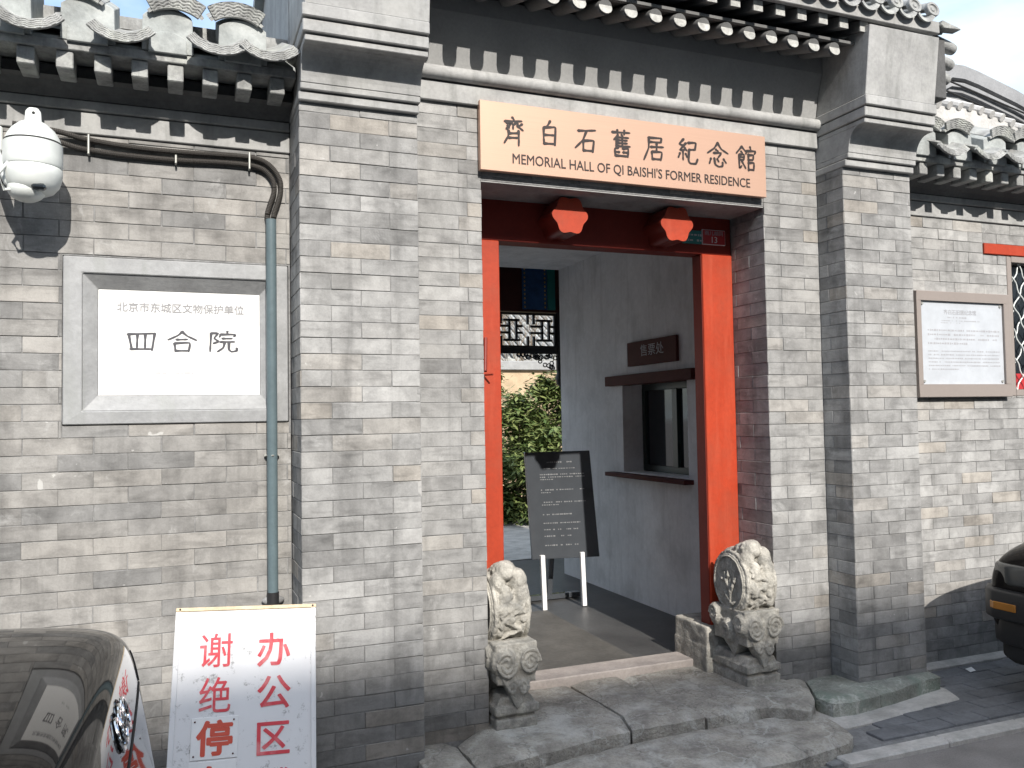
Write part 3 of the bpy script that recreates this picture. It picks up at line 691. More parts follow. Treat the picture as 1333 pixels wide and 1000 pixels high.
# tiles on the left verge, seen over the wall coping
for (vy, vz) in [(-.30, 3.36), (-.24, 3.45)]:
    pass
for a_, b_ in ((LX0+.002, LX0+.2), (RX1-.2, RX1-.002)): part('gable_wall', MB().prism([(.13, 2.9), (.13, 3.80), (1.05, 4.115), (4.0, 3.16), (4.0, -.1), (.36, -.1), (.36, 2.9)], a_, b_, 'X'), M['cornice'], gate)
# passage: side walls, ceiling, back opening, inner right wall with its ticket window
mb = MB(); mb.box(-.70, -.05, .345, 3.5, -.12, 3.0); part('passage_wall', mb, M['white_wall'], gate)
IX = 1.95
WY0, WY1, WZ0, WZ1 = 1.20, 2.13, 1.06, 1.76
mb = MB()
mb.box(IX, 2.38, .345, WY0, -.12, 3.0); mb.box(IX, 2.38, WY1, 3.30, -.12, 3.0); mb.box(IX, 2.38, WY0, WY1, -.12, WZ0); mb.box(IX, 2.38, WY0, WY1, WZ1, 3.0)
part('passage_wall', mb, M['white_wall'], gate)
mb = MB(); mb.box(-.05, IX, .42, 3.30, 2.89, 2.96); part('passage_ceiling', mb, M['white_wall'], gate)
# ticket window
tw = part('ticket_window', MB().box(2.13, 2.17, WY0, WY1, WZ0, WZ0+.05).box(2.13, 2.17, WY0, WY1, WZ1-.05, WZ1).box(2.13, 2.17, WY0, WY0+.05, WZ0+.05, WZ1-.05).box(2.13, 2.17, WY1-.05, WY1, WZ0+.05, WZ1-.05).box(2.12, 2.175, 1.60, 1.67, WZ0+.05, WZ1-.05), M['green_wood'], gate, bevel=.003)
part('pane', MB().box(2.148, 2.152, WY0+.05, 1.60, WZ0+.05, WZ1-.05), M['glass_dark'], tw).location = (0, 0, 0)
part('pane', MB().box(2.148, 2.152, 1.67, WY1-.05, WZ0+.05, WZ1-.05), M['glass_dark'], tw).location = (0, 0, 0)
part('blind_slat', MB().box(2.20, 2.21, 1.80, 1.86, WZ0+.08, WZ1-.1), M['faint2'], tw).location = (0, 0, 0)
part('blind_slat', MB().box(2.20, 2.21, 1.92, 1.99, WZ0+.08, WZ1-.1), M['faint2'], tw).location = (0, 0, 0)
part('window_head', MB().box(1.90, 2.02, 1.07, 2.335, 1.752, 1.832), M['wood_red'], gate, bevel=.004)
part('window_sill', MB().box(1.87, 2.10, 1.14, 2.31, 1.020, 1.052), M['wood_red'], gate, bevel=.004)
# door frame
df = thing('door_frame', '', '', (.85, .35, 0)); df.parent = gate; df.location = (0, .35, 0); del df['label']; del df['category']
part('post', MB().box(.002, .205, .302, .41, .27, 2.455), M['red'], df, bevel=.004)
part('post', MB().box(1.488, 1.698, .302, .41, .27, 2.455), M['red'], df, bevel=.004, label='right door post with a dark red inner reveal')
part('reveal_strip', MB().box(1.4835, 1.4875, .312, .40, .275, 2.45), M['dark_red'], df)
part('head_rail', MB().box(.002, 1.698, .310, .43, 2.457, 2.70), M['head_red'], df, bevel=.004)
part('door_leaf', MB().box(-.045, -.005+.0, .43, 1.15, .06, 2.6), M['red'], df, bevel=.004)
# plum-blossom door studs on the head rail
def blossom(r, lobes=6, amp=.16, n=60, ph=0):
    return [(r*(1+amp*math.cos(lobes*(2*math.pi*k/n)+ph))*math.cos(2*math.pi*k/n), r*(1+amp*math.cos(lobes*(2*math.pi*k/n)+ph))*math.sin(2*math.pi*k/n)) for k in range(n)]
out = blossom(.097, 6, .085, 72, 0)
mb = MB(); mb.prism(out, .12, .31, 'Y'); me_bd = mb.mesh('stud_body', M['dark_red'], smooth=True)
mb = MB(); mb.prism([(a*.995, b*.995) for a, b in out], .1165, .1195, 'Y'); me_bf = mb.mesh('stud_face', M['red'], .0)
for cx in (.540, 1.200):
    o = part('door_stud', me_bd, None, df); o.location += Vector((cx, 0, 2.573)); o2 = part('stud_face', me_bf, None, o)
    o2.location = (0, 0, 0)
# iron latch peg on the left post
lt = part('latch_peg', MB().tube([(.118, .297, 1.93), (.085, .22, 1.75)], .010, 10).tube([(.10, .30, 1.735), (.135, .24, 1.735)], .005, 8), M['dark_red'], df, smooth=True)

# back eave of the passage: painted beam, lattice, hanging post
be = thing('inner_eave', '', '', (1.9, 3.9, 1.84)); be.parent = gate; be.location = Vector((1.9, 3.9, 1.84))-Vector((.85, 0, 0)); del be['label']; del be['category']
part('beam', MB().box(-.3, 2.35, 3.86, 3.98, 2.565, 3.08), M['beam_red'], be)
part('painted_panel', MB().box(2.075, 2.16, 3.846, 3.858, 2.585, 3.06), M['plate_teal'], be)
part('painted_panel', MB().box(1.80, 2.07, 3.845, 3.857, 2.585, 3.06), M['blue_paint'], be)
g = MB()
for xx in (1.825, 2.045):
    for q in range(11): g.ball((xx, 3.842, 2.61+q*.042), (.009, .004, .012), 8, 6)
part('painted_beading', g, M['gold_paint'], be, kind='stuff')
hp = MB().lathe([(.001, 1.80), (.05, 1.84), (.062, 1.90), (.045, 1.95), (.05, 1.99), (.05, 3.08), (.001, 3.08)], (2.235, 3.90, 0), 14, 'Z'); part('hanging_post', hp, M['black_wood'], be, smooth=True)
la = MB(); Z0, Z1 = 2.215, 2.545; t_ = .011; D = (3.885, 3.915)
def hb(x0, x1, z): la.box(x0, x1, D[0], D[1], z-t_, z+t_)
def vb(x_, z0, z1): la.box(x_-t_, x_+t_, D[0]+.001, D[1]-.001, z0, z1)
hb(.2, 2.18, Z0); hb(.2, 2.18, Z1); la.box(.2, 2.18, D[0], D[1], Z0-.07, Z0-.012)
x = 2.14
H = Z1-Z0; s_ = .065
vb(2.17, Z0, Z1)
while x > .4:
    vb(x-1*s_+.03, Z0+s_, Z1-s_); vb(x-2*s_+.02, Z0+s_, Z1-s_); hb(x-3*s_+.02, x, Z0+s_); hb(x-3*s_+.02, x, Z1-s_)
    hb(x-4*s_+.02, x-2*s_+.02, Z0+H*.42); hb(x-4*s_+.02, x-2*s_+.02, Z0+H*.62); hb(x-s_+.03, x+.03, Z0+H*.42); hb(x-s_+.03, x+.03, Z0+H*.62)
    vb(x-3.4*s_+.02, Z1-s_*1.6, Z1); vb(x-3.4*s_+.02, Z0, Z0+s_*1.6); vb(x-4.4*s_+.02, Z1-s_*1.6, Z1); vb(x-4.4*s_+.02, Z0, Z0+s_*1.6)
    x -= 5*s_+.03
part('lattice', la, M['black_wood'], be, kind='stuff')
ca = MB(); rc = random.Random(4)
for q in range(30):
    u = rc.random(); zz = 2.14-.17*u*rc.random(); xx = 2.17-.42*(1-u)
    ring = [(xx+.020*math.cos(a), 3.90, zz+.020*math.sin(a)) for a in [2*math.pi*k/10 for k in range(11)]]
    ca.tube(ring, .006, 6)
part('carved_bracket', ca, M['black_wood'], be, smooth=True, kind='stuff')

# ================================================================== COURTYARD WALLS WITH TILED COPING
def coping(parent, x0, x1, Y0, phase, broken=None, tile_x=None):
    """Y0 = face of the wall; strips, cornice, square blocks, fascia, waved pan and cover tiles"""
    mb = MB(); mb.box(x0, x1, Y0-.012, Y0+.3, 2.750, 2.842); part('band_course', mb, M['cornice'], parent, bevel=.003)
    mb = MB(); mb.box(x0, x1, Y0-.026, Y0+.3, 2.846, 2.888); part('band_course', mb, M['cornice'], parent, bevel=.004)
    mb = MB(); mb.prism([(Y0+.2, 2.890), (Y0-.030, 2.890), (Y0-.050, 2.915), (Y0-.085, 2.940), (Y0-.12, 2.948), (Y0+.2, 2.948)], x0, x1, 'X'); part('cornice', mb, M['eave_dark'], parent)
    mb = MB(); mb.box(x0, x1, Y0-.10, Y0+.3, 2.95, 3.007); part('eave_core', mb, M['timber'], parent)
    mq = MB(); mq.box(-.031, .031, Y0-.243, Y0-.09, 2.935, 3.006); me_b = mq.mesh('eave_block', M['tile'], .004)
    x = phase
    while x < x1-.03:
        if x > x0+.03: o = part('eave_block', me_b, None, parent); o.location += Vector((x, 0, 0))
        x += .1375
    mb = MB(); mb.box(x0, x1, Y0-.255, Y0+.25, 3.008, 3.046); part('eave_board', mb, M['tile'], parent, bevel=.003)
    # bed of lime behind the tiles
    mb = MB(); mb.prism([(Y0-.245, 3.047), (Y0-.235, 3.065), (Y0+.12, 3.245), (Y0+.5, 3.085), (Y0+.5, 3.0), (Y0-.1, 3.0), (Y0-.1, 3.047)], x0, x1, 'X'); part('lime_bed', mb, M['plaster'], parent)
    pitch = .2985
    def lip(me_name, up, R_, cz, half, yf, lh):
        n, m = 40, 22; vs = []; fs = []
        for layer in (0, 1):
            for i in range(n+1):
                a = -half+2*half*i/n
                for j in range(m+1):
                    rr = R_+lh*j/m
                    wv = -max(0, -math.sin((j/m*4.6+.34*math.sin(i*.80))*2*math.pi)-.25)*1.3
                    y = yf-(.0045*wv if layer == 0 and 0 < j < m else 0)+layer*.016-(rr-R_)*.35
                    if up: vs.append((rr*math.sin(a), y, cz+rr*math.cos(a)))
                    else: vs.append((rr*math.sin(a), y, cz-rr*math.cos(a)))
        W = m+1; T = (n+1)*W
        for i in range(n):
            for j in range(m):
                a = i*W+j; fs += [(a, a+1, a+W+1, a+W), (T+a, T+a+W, T+a+W+1, T+a+1)]
            fs += [(i*W, (i+1)*W, T+(i+1)*W, T+i*W), (i*W+m, T+i*W+m, T+(i+1)*W+m, (i+1)*W+m)]
        for i in (0, n):
            for j in range(m): a = i*W+j; fs.append((a, T+a, T+a+1, a+1))
        return vs, fs
    def chan(up, R_, cz0, half, y0, y1, th, rise):
        n = 12; vs = []; fs = []
        for (y, dz) in ((y0, 0), (y1, rise)):
            for rr in (R_, R_+th):
                for i in range(n+1):
                    a = -half+2*half*i/n; s = 1 if up else -1
                    vs.append((rr*math.sin(a), y, cz0+dz+s*rr*math.cos(a)))
        W = n+1
        for i in range(n): fs += [(i, i+1, 2*W+i+1, 2*W+i), (W+i, 3*W+i, 3*W+i+1, W+i+1), (i, W+i, W+i+1, i+1), (2*W+i, 2*W+i+1, 3*W+i+1, 3*W+i)]
        fs += [(0, 2*W, 3*W, W), (n, W+n, 3*W+n, 2*W+n)]
        return vs, fs
    # pan (smile) tile with waved lip; cover (frown) tile with waved lip
    yf = Y0-.345
    mp = MB(); v, f = lip('pan', False, .136, 3.208, R(45), yf, .042); mp.add(v, f)
    v, f = chan(False, .136, 3.208, R(45), yf+.002, Y0+.10, .014, .205); mp.add(v, f); me_pan = mp.mesh('pan_tile', M['tile'], smooth=True)
    mpb = MB(); v, f = chan(False, .150, 3.210, R(48), yf+.07, Y0+.10, .016, .18); mpb.add(v, f); me_panb = mpb.mesh('pan_tile', M['tile'], smooth=True)
    mc = MB(); yc = Y0-.280
    v, f = lip('cov', True, .155, 3.075, R(34), yc, .055); mc.add(v, f)
    v, f = chan(True, .158, 3.075, R(40), yc+.002, Y0+.11, .014, .195); mc.add(v, f); me_cv = mc.mesh('cover_tile', M['tile'], smooth=True)
    # lime filler under each cover tile, stepped like two stacked arches
    mf = MB()
    ar = [(.150*math.sin(a), 3.078+.150*math.cos(a)) for a in [R(-40+80*k/12) for k in range(13)]]
    po = [(-.100, 3.047)]+ar+[(.100, 3.047)]; q_ = len(po)
    mf.add([(a, Y0-.258, b) for a, b in po]+[(a, Y0+.10, b+.175) for a, b in po], [tuple(range(q_)), tuple(range(2*q_-1, q_-1, -1))]+[(k, (k+1) % q_, q_+(k+1) % q_, q_+k) for k in range(q_)])
    ar2 = [(.11*math.sin(a), 3.020+.11*math.cos(a)) for a in [R(-42+84*k/10) for k in range(11)]]
    mf.prism([(-.075, 3.040)]+ar2+[(.075, 3.040)], Y0-.272, Y0-.255, 'Y'); me_f = mf.mesh('lime_filler', M['plaster'], .002)
    x = tile_x
    while x-pitch > x0: x -= pitch
    i = 0
    while x < x1+.1:
        rr = random.Random(int(x*100)+7)
        if x0+.08 < x < x1-.04:
            o = part('pan_tile', me_panb if broken and abs(x-broken) < .1 else me_pan, None, parent); o.location += Vector((x+rr.uniform(-.004, .004), rr.uniform(-.004, .004), rr.uniform(-.003, .003))); o.rotation_euler = (0, rr.uniform(-.02, .02), 0)
        xc = x+pitch/2
        if x0+.05 < xc < x1-.06:
            o = part('cover_tile', me_cv, None, parent); o.location += Vector((xc+rr.uniform(-.004, .004), rr.uniform(-.005, .005), rr.uniform(-.003, .003))); o.rotation_euler = (0, rr.uniform(-.02, .02), 0)
            o = part('lime_filler', me_f, None, parent); o.location += Vector((xc, 0, 0))
        x += pitch
    mb = MB(); mb.prism([(Y0+.06, 3.26), (Y0+.07, 3.32), (Y0+.12, 3.34), (Y0+.17, 3.32), (Y0+.18, 3.26)], x0, x1, 'X'); part('ridge_tile', mb, M['tile'], parent)

lw = thing('courtyard_wall', 'grey brick courtyard wall with tiled coping, left of the gatehouse', 'wall', (-1.6, .1, -.1))
LWX = LX0-.002; LWY = .10
def bond(off_a, off_b, L, x0, x1):
    def f(k):
        o = off_a if k % 2 == 0 else off_b; out = []; n0 = math.floor((x0-o)/L); x = o+n0*L
        while x < x1-.001:
            a, b = max(x, x0), min(x+L, x1)
            if b-a > .012: out.append((a, b))
            x += L
        return out
    return f
hl = .0708; top_l = 1.3825+19*hl
rows_l = [(top_l, 2.748)] + rowlist(top_l, -.08, hl)
hole_st = (-1.845, -.918, 1.505, 2.226)
lb = plan(rows_l, bond(-1.725+.133, -1.725, .266, -2.62, LWX), [hole_st])
rb2 = random.Random(8); lb.sort(key=lambda r: -(r[1]-r[0])*(r[3]-r[2]))
place(lb[:300], 'front', LWY, M['brick_left'], lw, rb2)
joined([(lb[300:], 'front', LWY), (plan(rows_l, bond(-1.725+.133, -1.725, .266, -7.0, -2.62)), 'front', LWY)], M['brick_left'], lw, rb2)
mb = MB()
for (a, b, c, d) in [(-7.0, -1.845, -.12, 2.75), (-.918, LWX+.0, -.12, 2.75), (-1.845, -.918, -.12, 1.505), (-1.845, -.918, 2.226, 2.75)]: mb.box(a, b, LWY+.0035, LWY+.35, c, d)
mb.box(-1.845, -.918, LWY+.1, LWY+.35, 1.505, 2.226)
part('mortar_core', mb, M['mortar'], lw)
coping(lw, -7.0, LWX, LWY, -.9885-.1375*42, broken=-2.17, tile_x=-.983)
# grey cement surround set into the wall round the marble tablet
sf = thing('tablet_surround', '', '', (-1.38, .1, 1.5)); sf.parent = lw; sf.location = Vector((-1.38, .1, 1.5))-wl(lw); del sf['label']; del sf['category']
ox0, ox1, oz0, oz1 = -1.842, -.922, 1.508, 2.222; ix0, ix1, iz0, iz1 = -1.768, -.985, 1.565, 2.152; tx0, tx1, tz0, tz1 = -1.712, -1.042, 1.632, 2.092
def ring(o0, o1, p0, p1, i0, i1, j0, j1, yo, yi):
    m_ = MB(); vs = [(o0, yo, p0), (o1, yo, p0), (o1, yo, p1), (o0, yo, p1), (i0, yi, j0), (i1, yi, j0), (i1, yi, j1), (i0, yi, j1)]
    vs += [(x_, LWY+.09, z_) for x_, y_, z_ in vs]
    fs = []
    for k in range(4): l = (k+1) % 4; fs += [(k, l, l+4, k+4), (k+8, k+12, l+12, l+8), (k, k+8, l+8, l), (k+4, l+4, l+12, k+12)]
    return m_.add(vs, fs)
part('outer_frame', ring(ox0, ox1, oz0, oz1, ix0, ix1, iz0, iz1, LWY-.010, LWY-.016), M['frame_stone'], sf, bevel=.004)
part('splayed_reveal', ring(ix0+.001, ix1-.001, iz0+.001, iz1-.001, tx0, tx1, tz0, tz1, LWY-.008, LWY+.040), M['frame_stone'], sf, bevel=.002)

tb = tag(part('marble_tablet', MB().box(tx0+.001, tx1-.001, LWY+.040, LWY+.075, tz0+.001, tz1-.001), M['marble'], None), 'white marble tablet with dark clerical lettering in a grey surround', 'plaque')
glyphs('lettering', [SI, HE, YUAN], [(-1.541, 1.868), (-1.375, 1.870), (-1.204, 1.872)], .112, tb, LWY+.0385, M['char'], w=10, sy=.82, seed=5)
me = text_mesh('北京市东城区文物保护单位', .044, M['plaque_ink'], .0004, 0, 1.0); me = bolden(me, .0009); place_me('lettering', me, tb, (-1.375, LWY+.039, 2.015), FRONT)
scribble_lines('small_lettering', -1.53, -1.22, [1.73], .016, tb, LWY+.039, M['faint'], random.Random(2), .55, 1.0)

# right wall
rw = thing('courtyard_wall', 'pale grey brick wall with tiled coping, right of the gatehouse', 'wall', (3.6, .12, -.1))
RWY = .12; hr = .0685; top_r = 2.7475
rows_r = rowlist(2.7475, -.08, hr)
wx0, wx1, wz0, wz1 = 3.775, 4.75, 1.60, 2.535; hx0, hx1, hz0, hz1 = 3.562, 4.95, 2.537, 2.612
rbk = plan(rows_r, bond(3.036, 3.036+.131, .262, RX1+.002, 4.62), [(wx0, wx1, wz0, wz1), (hx0, hx1, hz0, hz1)])
rbk.sort(key=lambda r: -(r[1]-r[0])*(r[3]-r[2])); rb3 = random.Random(12)
place(rbk[:290], 'front', RWY, M['brick_right'], rw, rb3)
joined([(rbk[290:], 'front', RWY), (plan(rows_r, bond(3.036, 3.036+.131, .262, 4.62, 8.5), [(wx0, wx1, wz0, wz1), (hx0, hx1, hz0, hz1)]), 'front', RWY)], M['brick_right'], rw, rb3)
mb = MB()
for (a, b, c, d) in [(RX1, wx0, -.12, 2.75), (wx1, 8.5, -.12, 2.75), (wx0, wx1, -.12, wz0), (wx0, wx1, hz1, 2.75)]: mb.box(a, b, RWY+.0035, RWY+.35, c, d)
part('mortar_core', mb, M['mortar'], rw)
coping(rw, RX1+.004, 8.5, RWY, 2.795, tile_x=2.935)
part('window_head', MB().box(hx0+.002, hx1, RWY-.012, RWY+.2, hz0+.002, hz1-.002), M['red'], rw, bevel=.004)
wi = part('window', MB().box(wx0, wx0+.04, RWY-.004, RWY+.10, wz0, wz1).box(wx1-.04, wx1, RWY-.004, RWY+.10, wz0, wz1).box(wx0+.04, wx1-.04, RWY-.004, RWY+.10, wz0, wz0+.04).box(wx0+.04, wx1-.04, RWY-.004, RWY+.10, wz1-.04, wz1), M['info_frame'], rw, bevel=.003)
part('pane', MB().box(wx0+.04, wx1-.04, RWY+.07, RWY+.075, wz0+.04, wz1-.04), M['glass_dark'], wi).location = (0, 0, 0)
gm = MB(); px_ = .115
for k in range(-9, 10):
    for s in (1, -1):
        pts = []
        for q in range(0, 41):
            zz = wz0+.04+(wz1-wz0-.08)*q/40; xx = wx0+.5+k*px_*1.0+s*(zz-wz0-.5)*.62+.010*math.sin(zz*52+k)
            if wx0+.04 < xx < wx1-.04: pts.append((xx, RWY+.03+.005*s, zz))
            else:
                if len(pts) > 2: gm.tube(pts, .0045, 6)
                pts = []
        if len(pts) > 2: gm.tube(pts, .0045, 6)
part('grille', gm, M['white_metal'], wi, smooth=True, kind='stuff').location = (0, 0, 0)
part('paper_notice', MB().box(wx0+.042, wx0+.30, RWY+.060, RWY+.064, wz0+.045, wz0+.15), M['plate_red'], wi).location = (0, 0, 0)

# ================================================================== SIGNS
# bronze name board
nb = tag(part('name_board', MB().box(-.018, 1.688, -.045, -.012, 2.722, 3.068), M['bronze'], None, bevel=.002), 'long bronze name board with Chinese and English lettering above the doorway', 'sign')
def NBp(px, py): return px, py
cs = [(.155, 2.985), (.368, 2.958), (.568, 2.952), (.775, 2.955), (.975, 2.947), (1.182, 2.950), (1.363, 2.947), (1.553, 2.945)]
cs = [(.157, 2.930), (.353, 2.935), (.560, 2.925), (.765, 2.930), (.965, 2.925), (1.170, 2.928), (1.365, 2.930), (1.555, 2.928)]
glyphs('lettering', [QI, BAI, SHI, JIU, JU, JI, NIAN, GUAN], cs, .138, nb, -.0462, M['ink'], w=9.6, sy=1.0, seed=20)
me = text_mesh("MEMORIAL HALL OF QI BAISHI'S FORMER RESIDENCE", .071, M['ink'], .0005, 0, 1.0)
w_ = max(v.co.x for v in me.vertices)-min(v.co.x for v in me.vertices)
for v in me.vertices: v.co.x *= 1.425/w_
me = bolden(me, .0006)
place_me('lettering', me, nb, (.862, -.0462, 2.789), FRONT)
# house number plates
hp_ = tag(part('number_plate', MB().box(1.490, 1.652, .300, .309, 2.513, 2.603), M['plate_white'], None, bevel=.001), 'red enamel house number plate reading 13 on the door head', 'plate')
part('field', MB().box(1.4935, 1.6485, .298, .3005, 2.5165, 2.5995), M['plate_red'], hp_)
place_me('lettering', text_mesh('13', .052, M['plate_white'], .0004, 0), hp_, (1.571, .2975, 2.541), FRONT)
place_me('lettering', text_mesh('雨儿胡同', .030, M['faint2'], .0004, 0, 1.1), hp_, (1.571, .2975, 2.580), FRONT)
tp_ = tag(part('number_plate', MB().box(1.352, 1.484, .300, .309, 2.513, 2.592), M['plate_teal'], None, bevel=.001), 'teal enamel plate beside the red house number', 'plate')
scribble_lines('lettering', 1.375, 1.478, [2.565, 2.533], .014, tp_, .2985, M['faint'], random.Random(6), .9, 1.0)
# small dark sign over the ticket window
ws = tag(part('ticket_sign', MB().box(1.925, 1.948, 1.285, 1.995, 1.895, 2.083), M['wood_red'], None, bevel=.003), 'small brown sign on the white wall above the ticket window', 'sign')
me = text_mesh('售票处', .095, M['dark_red'], .0004, 0, 1.2); me.materials[0] = M['faint2']; place_me('lettering', me, ws, (1.9235, 1.62, 2.00), (math.pi/2, 0, -math.pi/2))
# framed information panel on the right wall
ip = tag(part('information_panel', MB().box(2.916, 3.732, .075, .115, 1.592, 1.674).box(2.916, 3.732, .075, .115, 2.205, 2.266).box(2.916, 2.952, .075, .115, 1.674, 2.205).box(3.678, 3.732, .075, .115, 1.674, 2.205), M['info_frame'], None, bevel=.003), 'square information panel with a taupe metal frame on the right wall', 'sign')
part('panel', MB().box(2.953, 3.677, .092, .1149, 1.675, 2.204), M['info_panel'], ip)
place_me('lettering', text_mesh('齐白石旧居纪念馆', .034, M['faint2'], .0004, 0, 1.05), ip, (3.30, .0910, 2.135), FRONT)
scribble_lines('lettering', 3.19, 3.42, [2.103], .010, ip, .0912, M['faint2'], random.Random(7), .8, .7)
scribble_lines('lettering', 3.13, 3.47, [2.082, 2.068], .007, ip, .0912, M['faint2'], random.Random(8), .8, .5)
scribble_lines('lettering', 3.015, 3.635, [2.020, 1.992, 1.964, 1.936], .014, ip, .0912, M['faint2'], random.Random(9), .88, .55)
scribble_lines('lettering', 3.015, 3.635, [1.886, 1.863, 1.840, 1.817, 1.794, 1.771], .009, ip, .0912, M['faint2'], random.Random(10), .9, .4)
me_s = MB().lathe([(.001, -.006), (.008, -.006), (.010, 0)], (0, 0, 0), 12, 'Y').mesh('screw', M['galv'])
for sx_, sz_ in [(2.972, 2.186), (3.658, 2.186), (2.972, 1.694), (3.658, 1.694)]:
    o = part('screw', me_s, None, ip); o.location += Vector((sx_, .091, sz_))

# black notice stand inside the passage
ns = thing('notice_stand', 'glossy black notice board on white legs inside the passage', 'notice board', (1.38, 2.02, .06))
def lean(x, z, y): return (x, y, z)
tl, tr, br_, bl_ = (1.075, 2.10, 1.240), (1.622, 2.085, 1.240), (1.640, 1.985, .425), (1.082, 2.00, .440)
pm = MB(); vs = [Vector(p) for p in (bl_, br_, tr, tl)]; vs2 = [v+Vector((0, .022, 0)) for v in vs]
pm.add(vs+vs2, [(0, 1, 2, 3), (7, 6, 5, 4), (0, 4, 5, 1), (1, 5, 6, 2), (2, 6, 7, 3), (3, 7, 4, 0)]); part('panel', pm, M['board_black'], ns, bevel=.003)
for xb in (1.165, 1.497):
    part('leg', MB().prism([(xb-.012, .061), (xb+.022, .061), (xb+.010, .47), (xb-.024, .47)], 1.975, 2.003, 'Y'), M['white_paint'], ns, bevel=.002)
rr_ = random.Random(31); mb = MB()
def on_panel(u, v):   # u 0..1 left-right, v 0..1 from top
    a = vs[3].lerp(vs[2], u); b = vs[0].lerp(vs[1], u); p = a.lerp(b, v); return (p.x, p.y-.0015, p.z)
lines = [(.10, .32, .70, .016), (.16, .22, .72, .009), (.215, .2, .88, .013), (.24, .2, .88, .011), (.262, .2, .40, .011), (.36, .2, .88, .013), (.385, .2, .35, .009), (.475, .2, .88, .012), (.50, .2, .45, .010), (.59, .2, .62, .013), (.67, .2, .74, .013), (.73, .2, .70, .012), (.79, .2, .60, .012), (.875, .2, .74, .013)]
for (v_, u0, u1, h_) in lines:
    u = u0
    while u < u1:
        w = rr_.uniform(.012, .03)
        if rr_.random() < .85:
            hh = h_*rr_.uniform(.5, 1)
            mb.add([on_panel(u, v_+hh/2), on_panel(u+w, v_+hh/2), on_panel(u+w, v_-hh/2), on_panel(u, v_-hh/2)], [(0, 1, 2, 3)])
        u += w+rr_.uniform(.006, .016)
part('lettering', mb, M['pale_ink'], ns, fix=False)
part('rear_foot', MB().box(1.10, 1.62, 2.30, 2.36, .061, .10), M['board_black'], ns, bevel=.003)
part('rear_strut', MB().prism([(2.11, 1.18), (2.13, 1.18), (2.35, .09), (2.32, .09)], 1.34, 1.38, 'X'), M['board_black'], ns)

# leaning no-parking board (built flat in its own axes: x across, z up the board)
def lpart(name, mb, mat, parent, loc=(0, 0, 0), rot=(0, 0, 0), **kw):
    o = part(name, mb, mat, parent, **kw); o.location = loc; o.rotation_euler = rot; return o
npb = thing('no_parking_board', 'white wooden board with red characters leaning against the left brick pier', 'sign', (-1.185, -.62, -.10))
npb.rotation_euler = (R(-21.7), R(3.6), 0)
lpart('board', MB().box(-.262, .262, 0, .018, 0, .916), M['worn_board'], npb, bevel=.002)
lpart('edge_batten', MB().box(-.270, .272, -.004, .022, .9175, .932), M['sign_wood'], npb, bevel=.002)
lpart('edge_batten', MB().box(.250, .270, -.006, -.0005, 0, .916), M['worn_board'], npb, bevel=.002)
lpart('edge_batten', MB().box(-.270, -.250, -.006, -.0005, 0, .916), M['worn_board'], npb, bevel=.002)
lpart('nail', MB().lathe([(.001, -.003), (.004, -.002), (.004, 0)], (0, 0, 0), 8, 'Y'), M['rubber'], npb, (.258, -.004, .925))
lpart('nail', MB().lathe([(.001, -.003), (.004, -.002), (.004, 0)], (0, 0, 0), 8, 'Y'), M['rubber'], npb, (-.255, -.004, .925))
def char(c, x, z, w, h, mat, bold=.0, y=-.0012):
    me = text_mesh(c, .1, mat, .0004, 0); xs = [v.co.x for v in me.vertices]; ys = [v.co.y for v in me.vertices]
    if bold:
        mb_ = MB(); base = [tuple(v.co) for v in me.vertices]; fcs = [tuple(p.vertices) for p in me.polygons]
        for q in range(6):
            dx, dy = bold*math.cos(q*math.pi/3), bold*math.sin(q*math.pi/3); mb_.add([(x_+dx, y_+dy, z_+q*.00006) for x_, y_, z_ in base], fcs)
        me = mb_.mesh('lettering', mat, fix=False); xs = [v.co.x for v in me.vertices]; ys = [v.co.y for v in me.vertices]
    a, b = min(xs), min(ys); kx, ky = w/(max(xs)-a), h/(max(ys)-b)
    for v in me.vertices: v.co.x = (v.co.x-a)*kx-w/2; v.co.y = (v.co.y-b)*ky-h/2
    return lpart('lettering', me, None, npb, (x, y, z), FRONT)
char('谢', -.114, .765, .122, .128, M['red_ink'], .0006); char('绝', -.112, .600, .115, .128, M['red_ink'], .0005)
char('办', .105, .758, .128, .130, M['red_ink'], .0014); char('公', .108, .596, .128, .124, M['red_ink'], .0014); char('区', .108, .428, .124, .118, M['red_ink'], .0014)
char('域', .112, .262, .126, .118, M['red_ink'], 0)
pt1 = lpart('pasted_tile', MB().box(-.192, -.024, -.004, -.0005, .372, .520), M['white_paint'], npb, bevel=.001)
pt2 = lpart('pasted_tile', MB().box(-.195, -.027, -.004, -.0005, .215, .366), M['white_paint'], npb, bevel=.001)
char('停', -.108, .446, .132, .126, M['red_ink2'], .0030, -.0045); char('车', -.111, .290, .128, .120, M['red_ink2'], .0030, -.0045)
for zc in (.386, .506):
    for xc in (-.180, -.040): lpart('nail', MB().lathe([(.001, -.003), (.0035, -.002), (.0035, 0)], (0, 0, 0), 8, 'Y'), M['wood_red'], npb, (xc, -.004, zc))

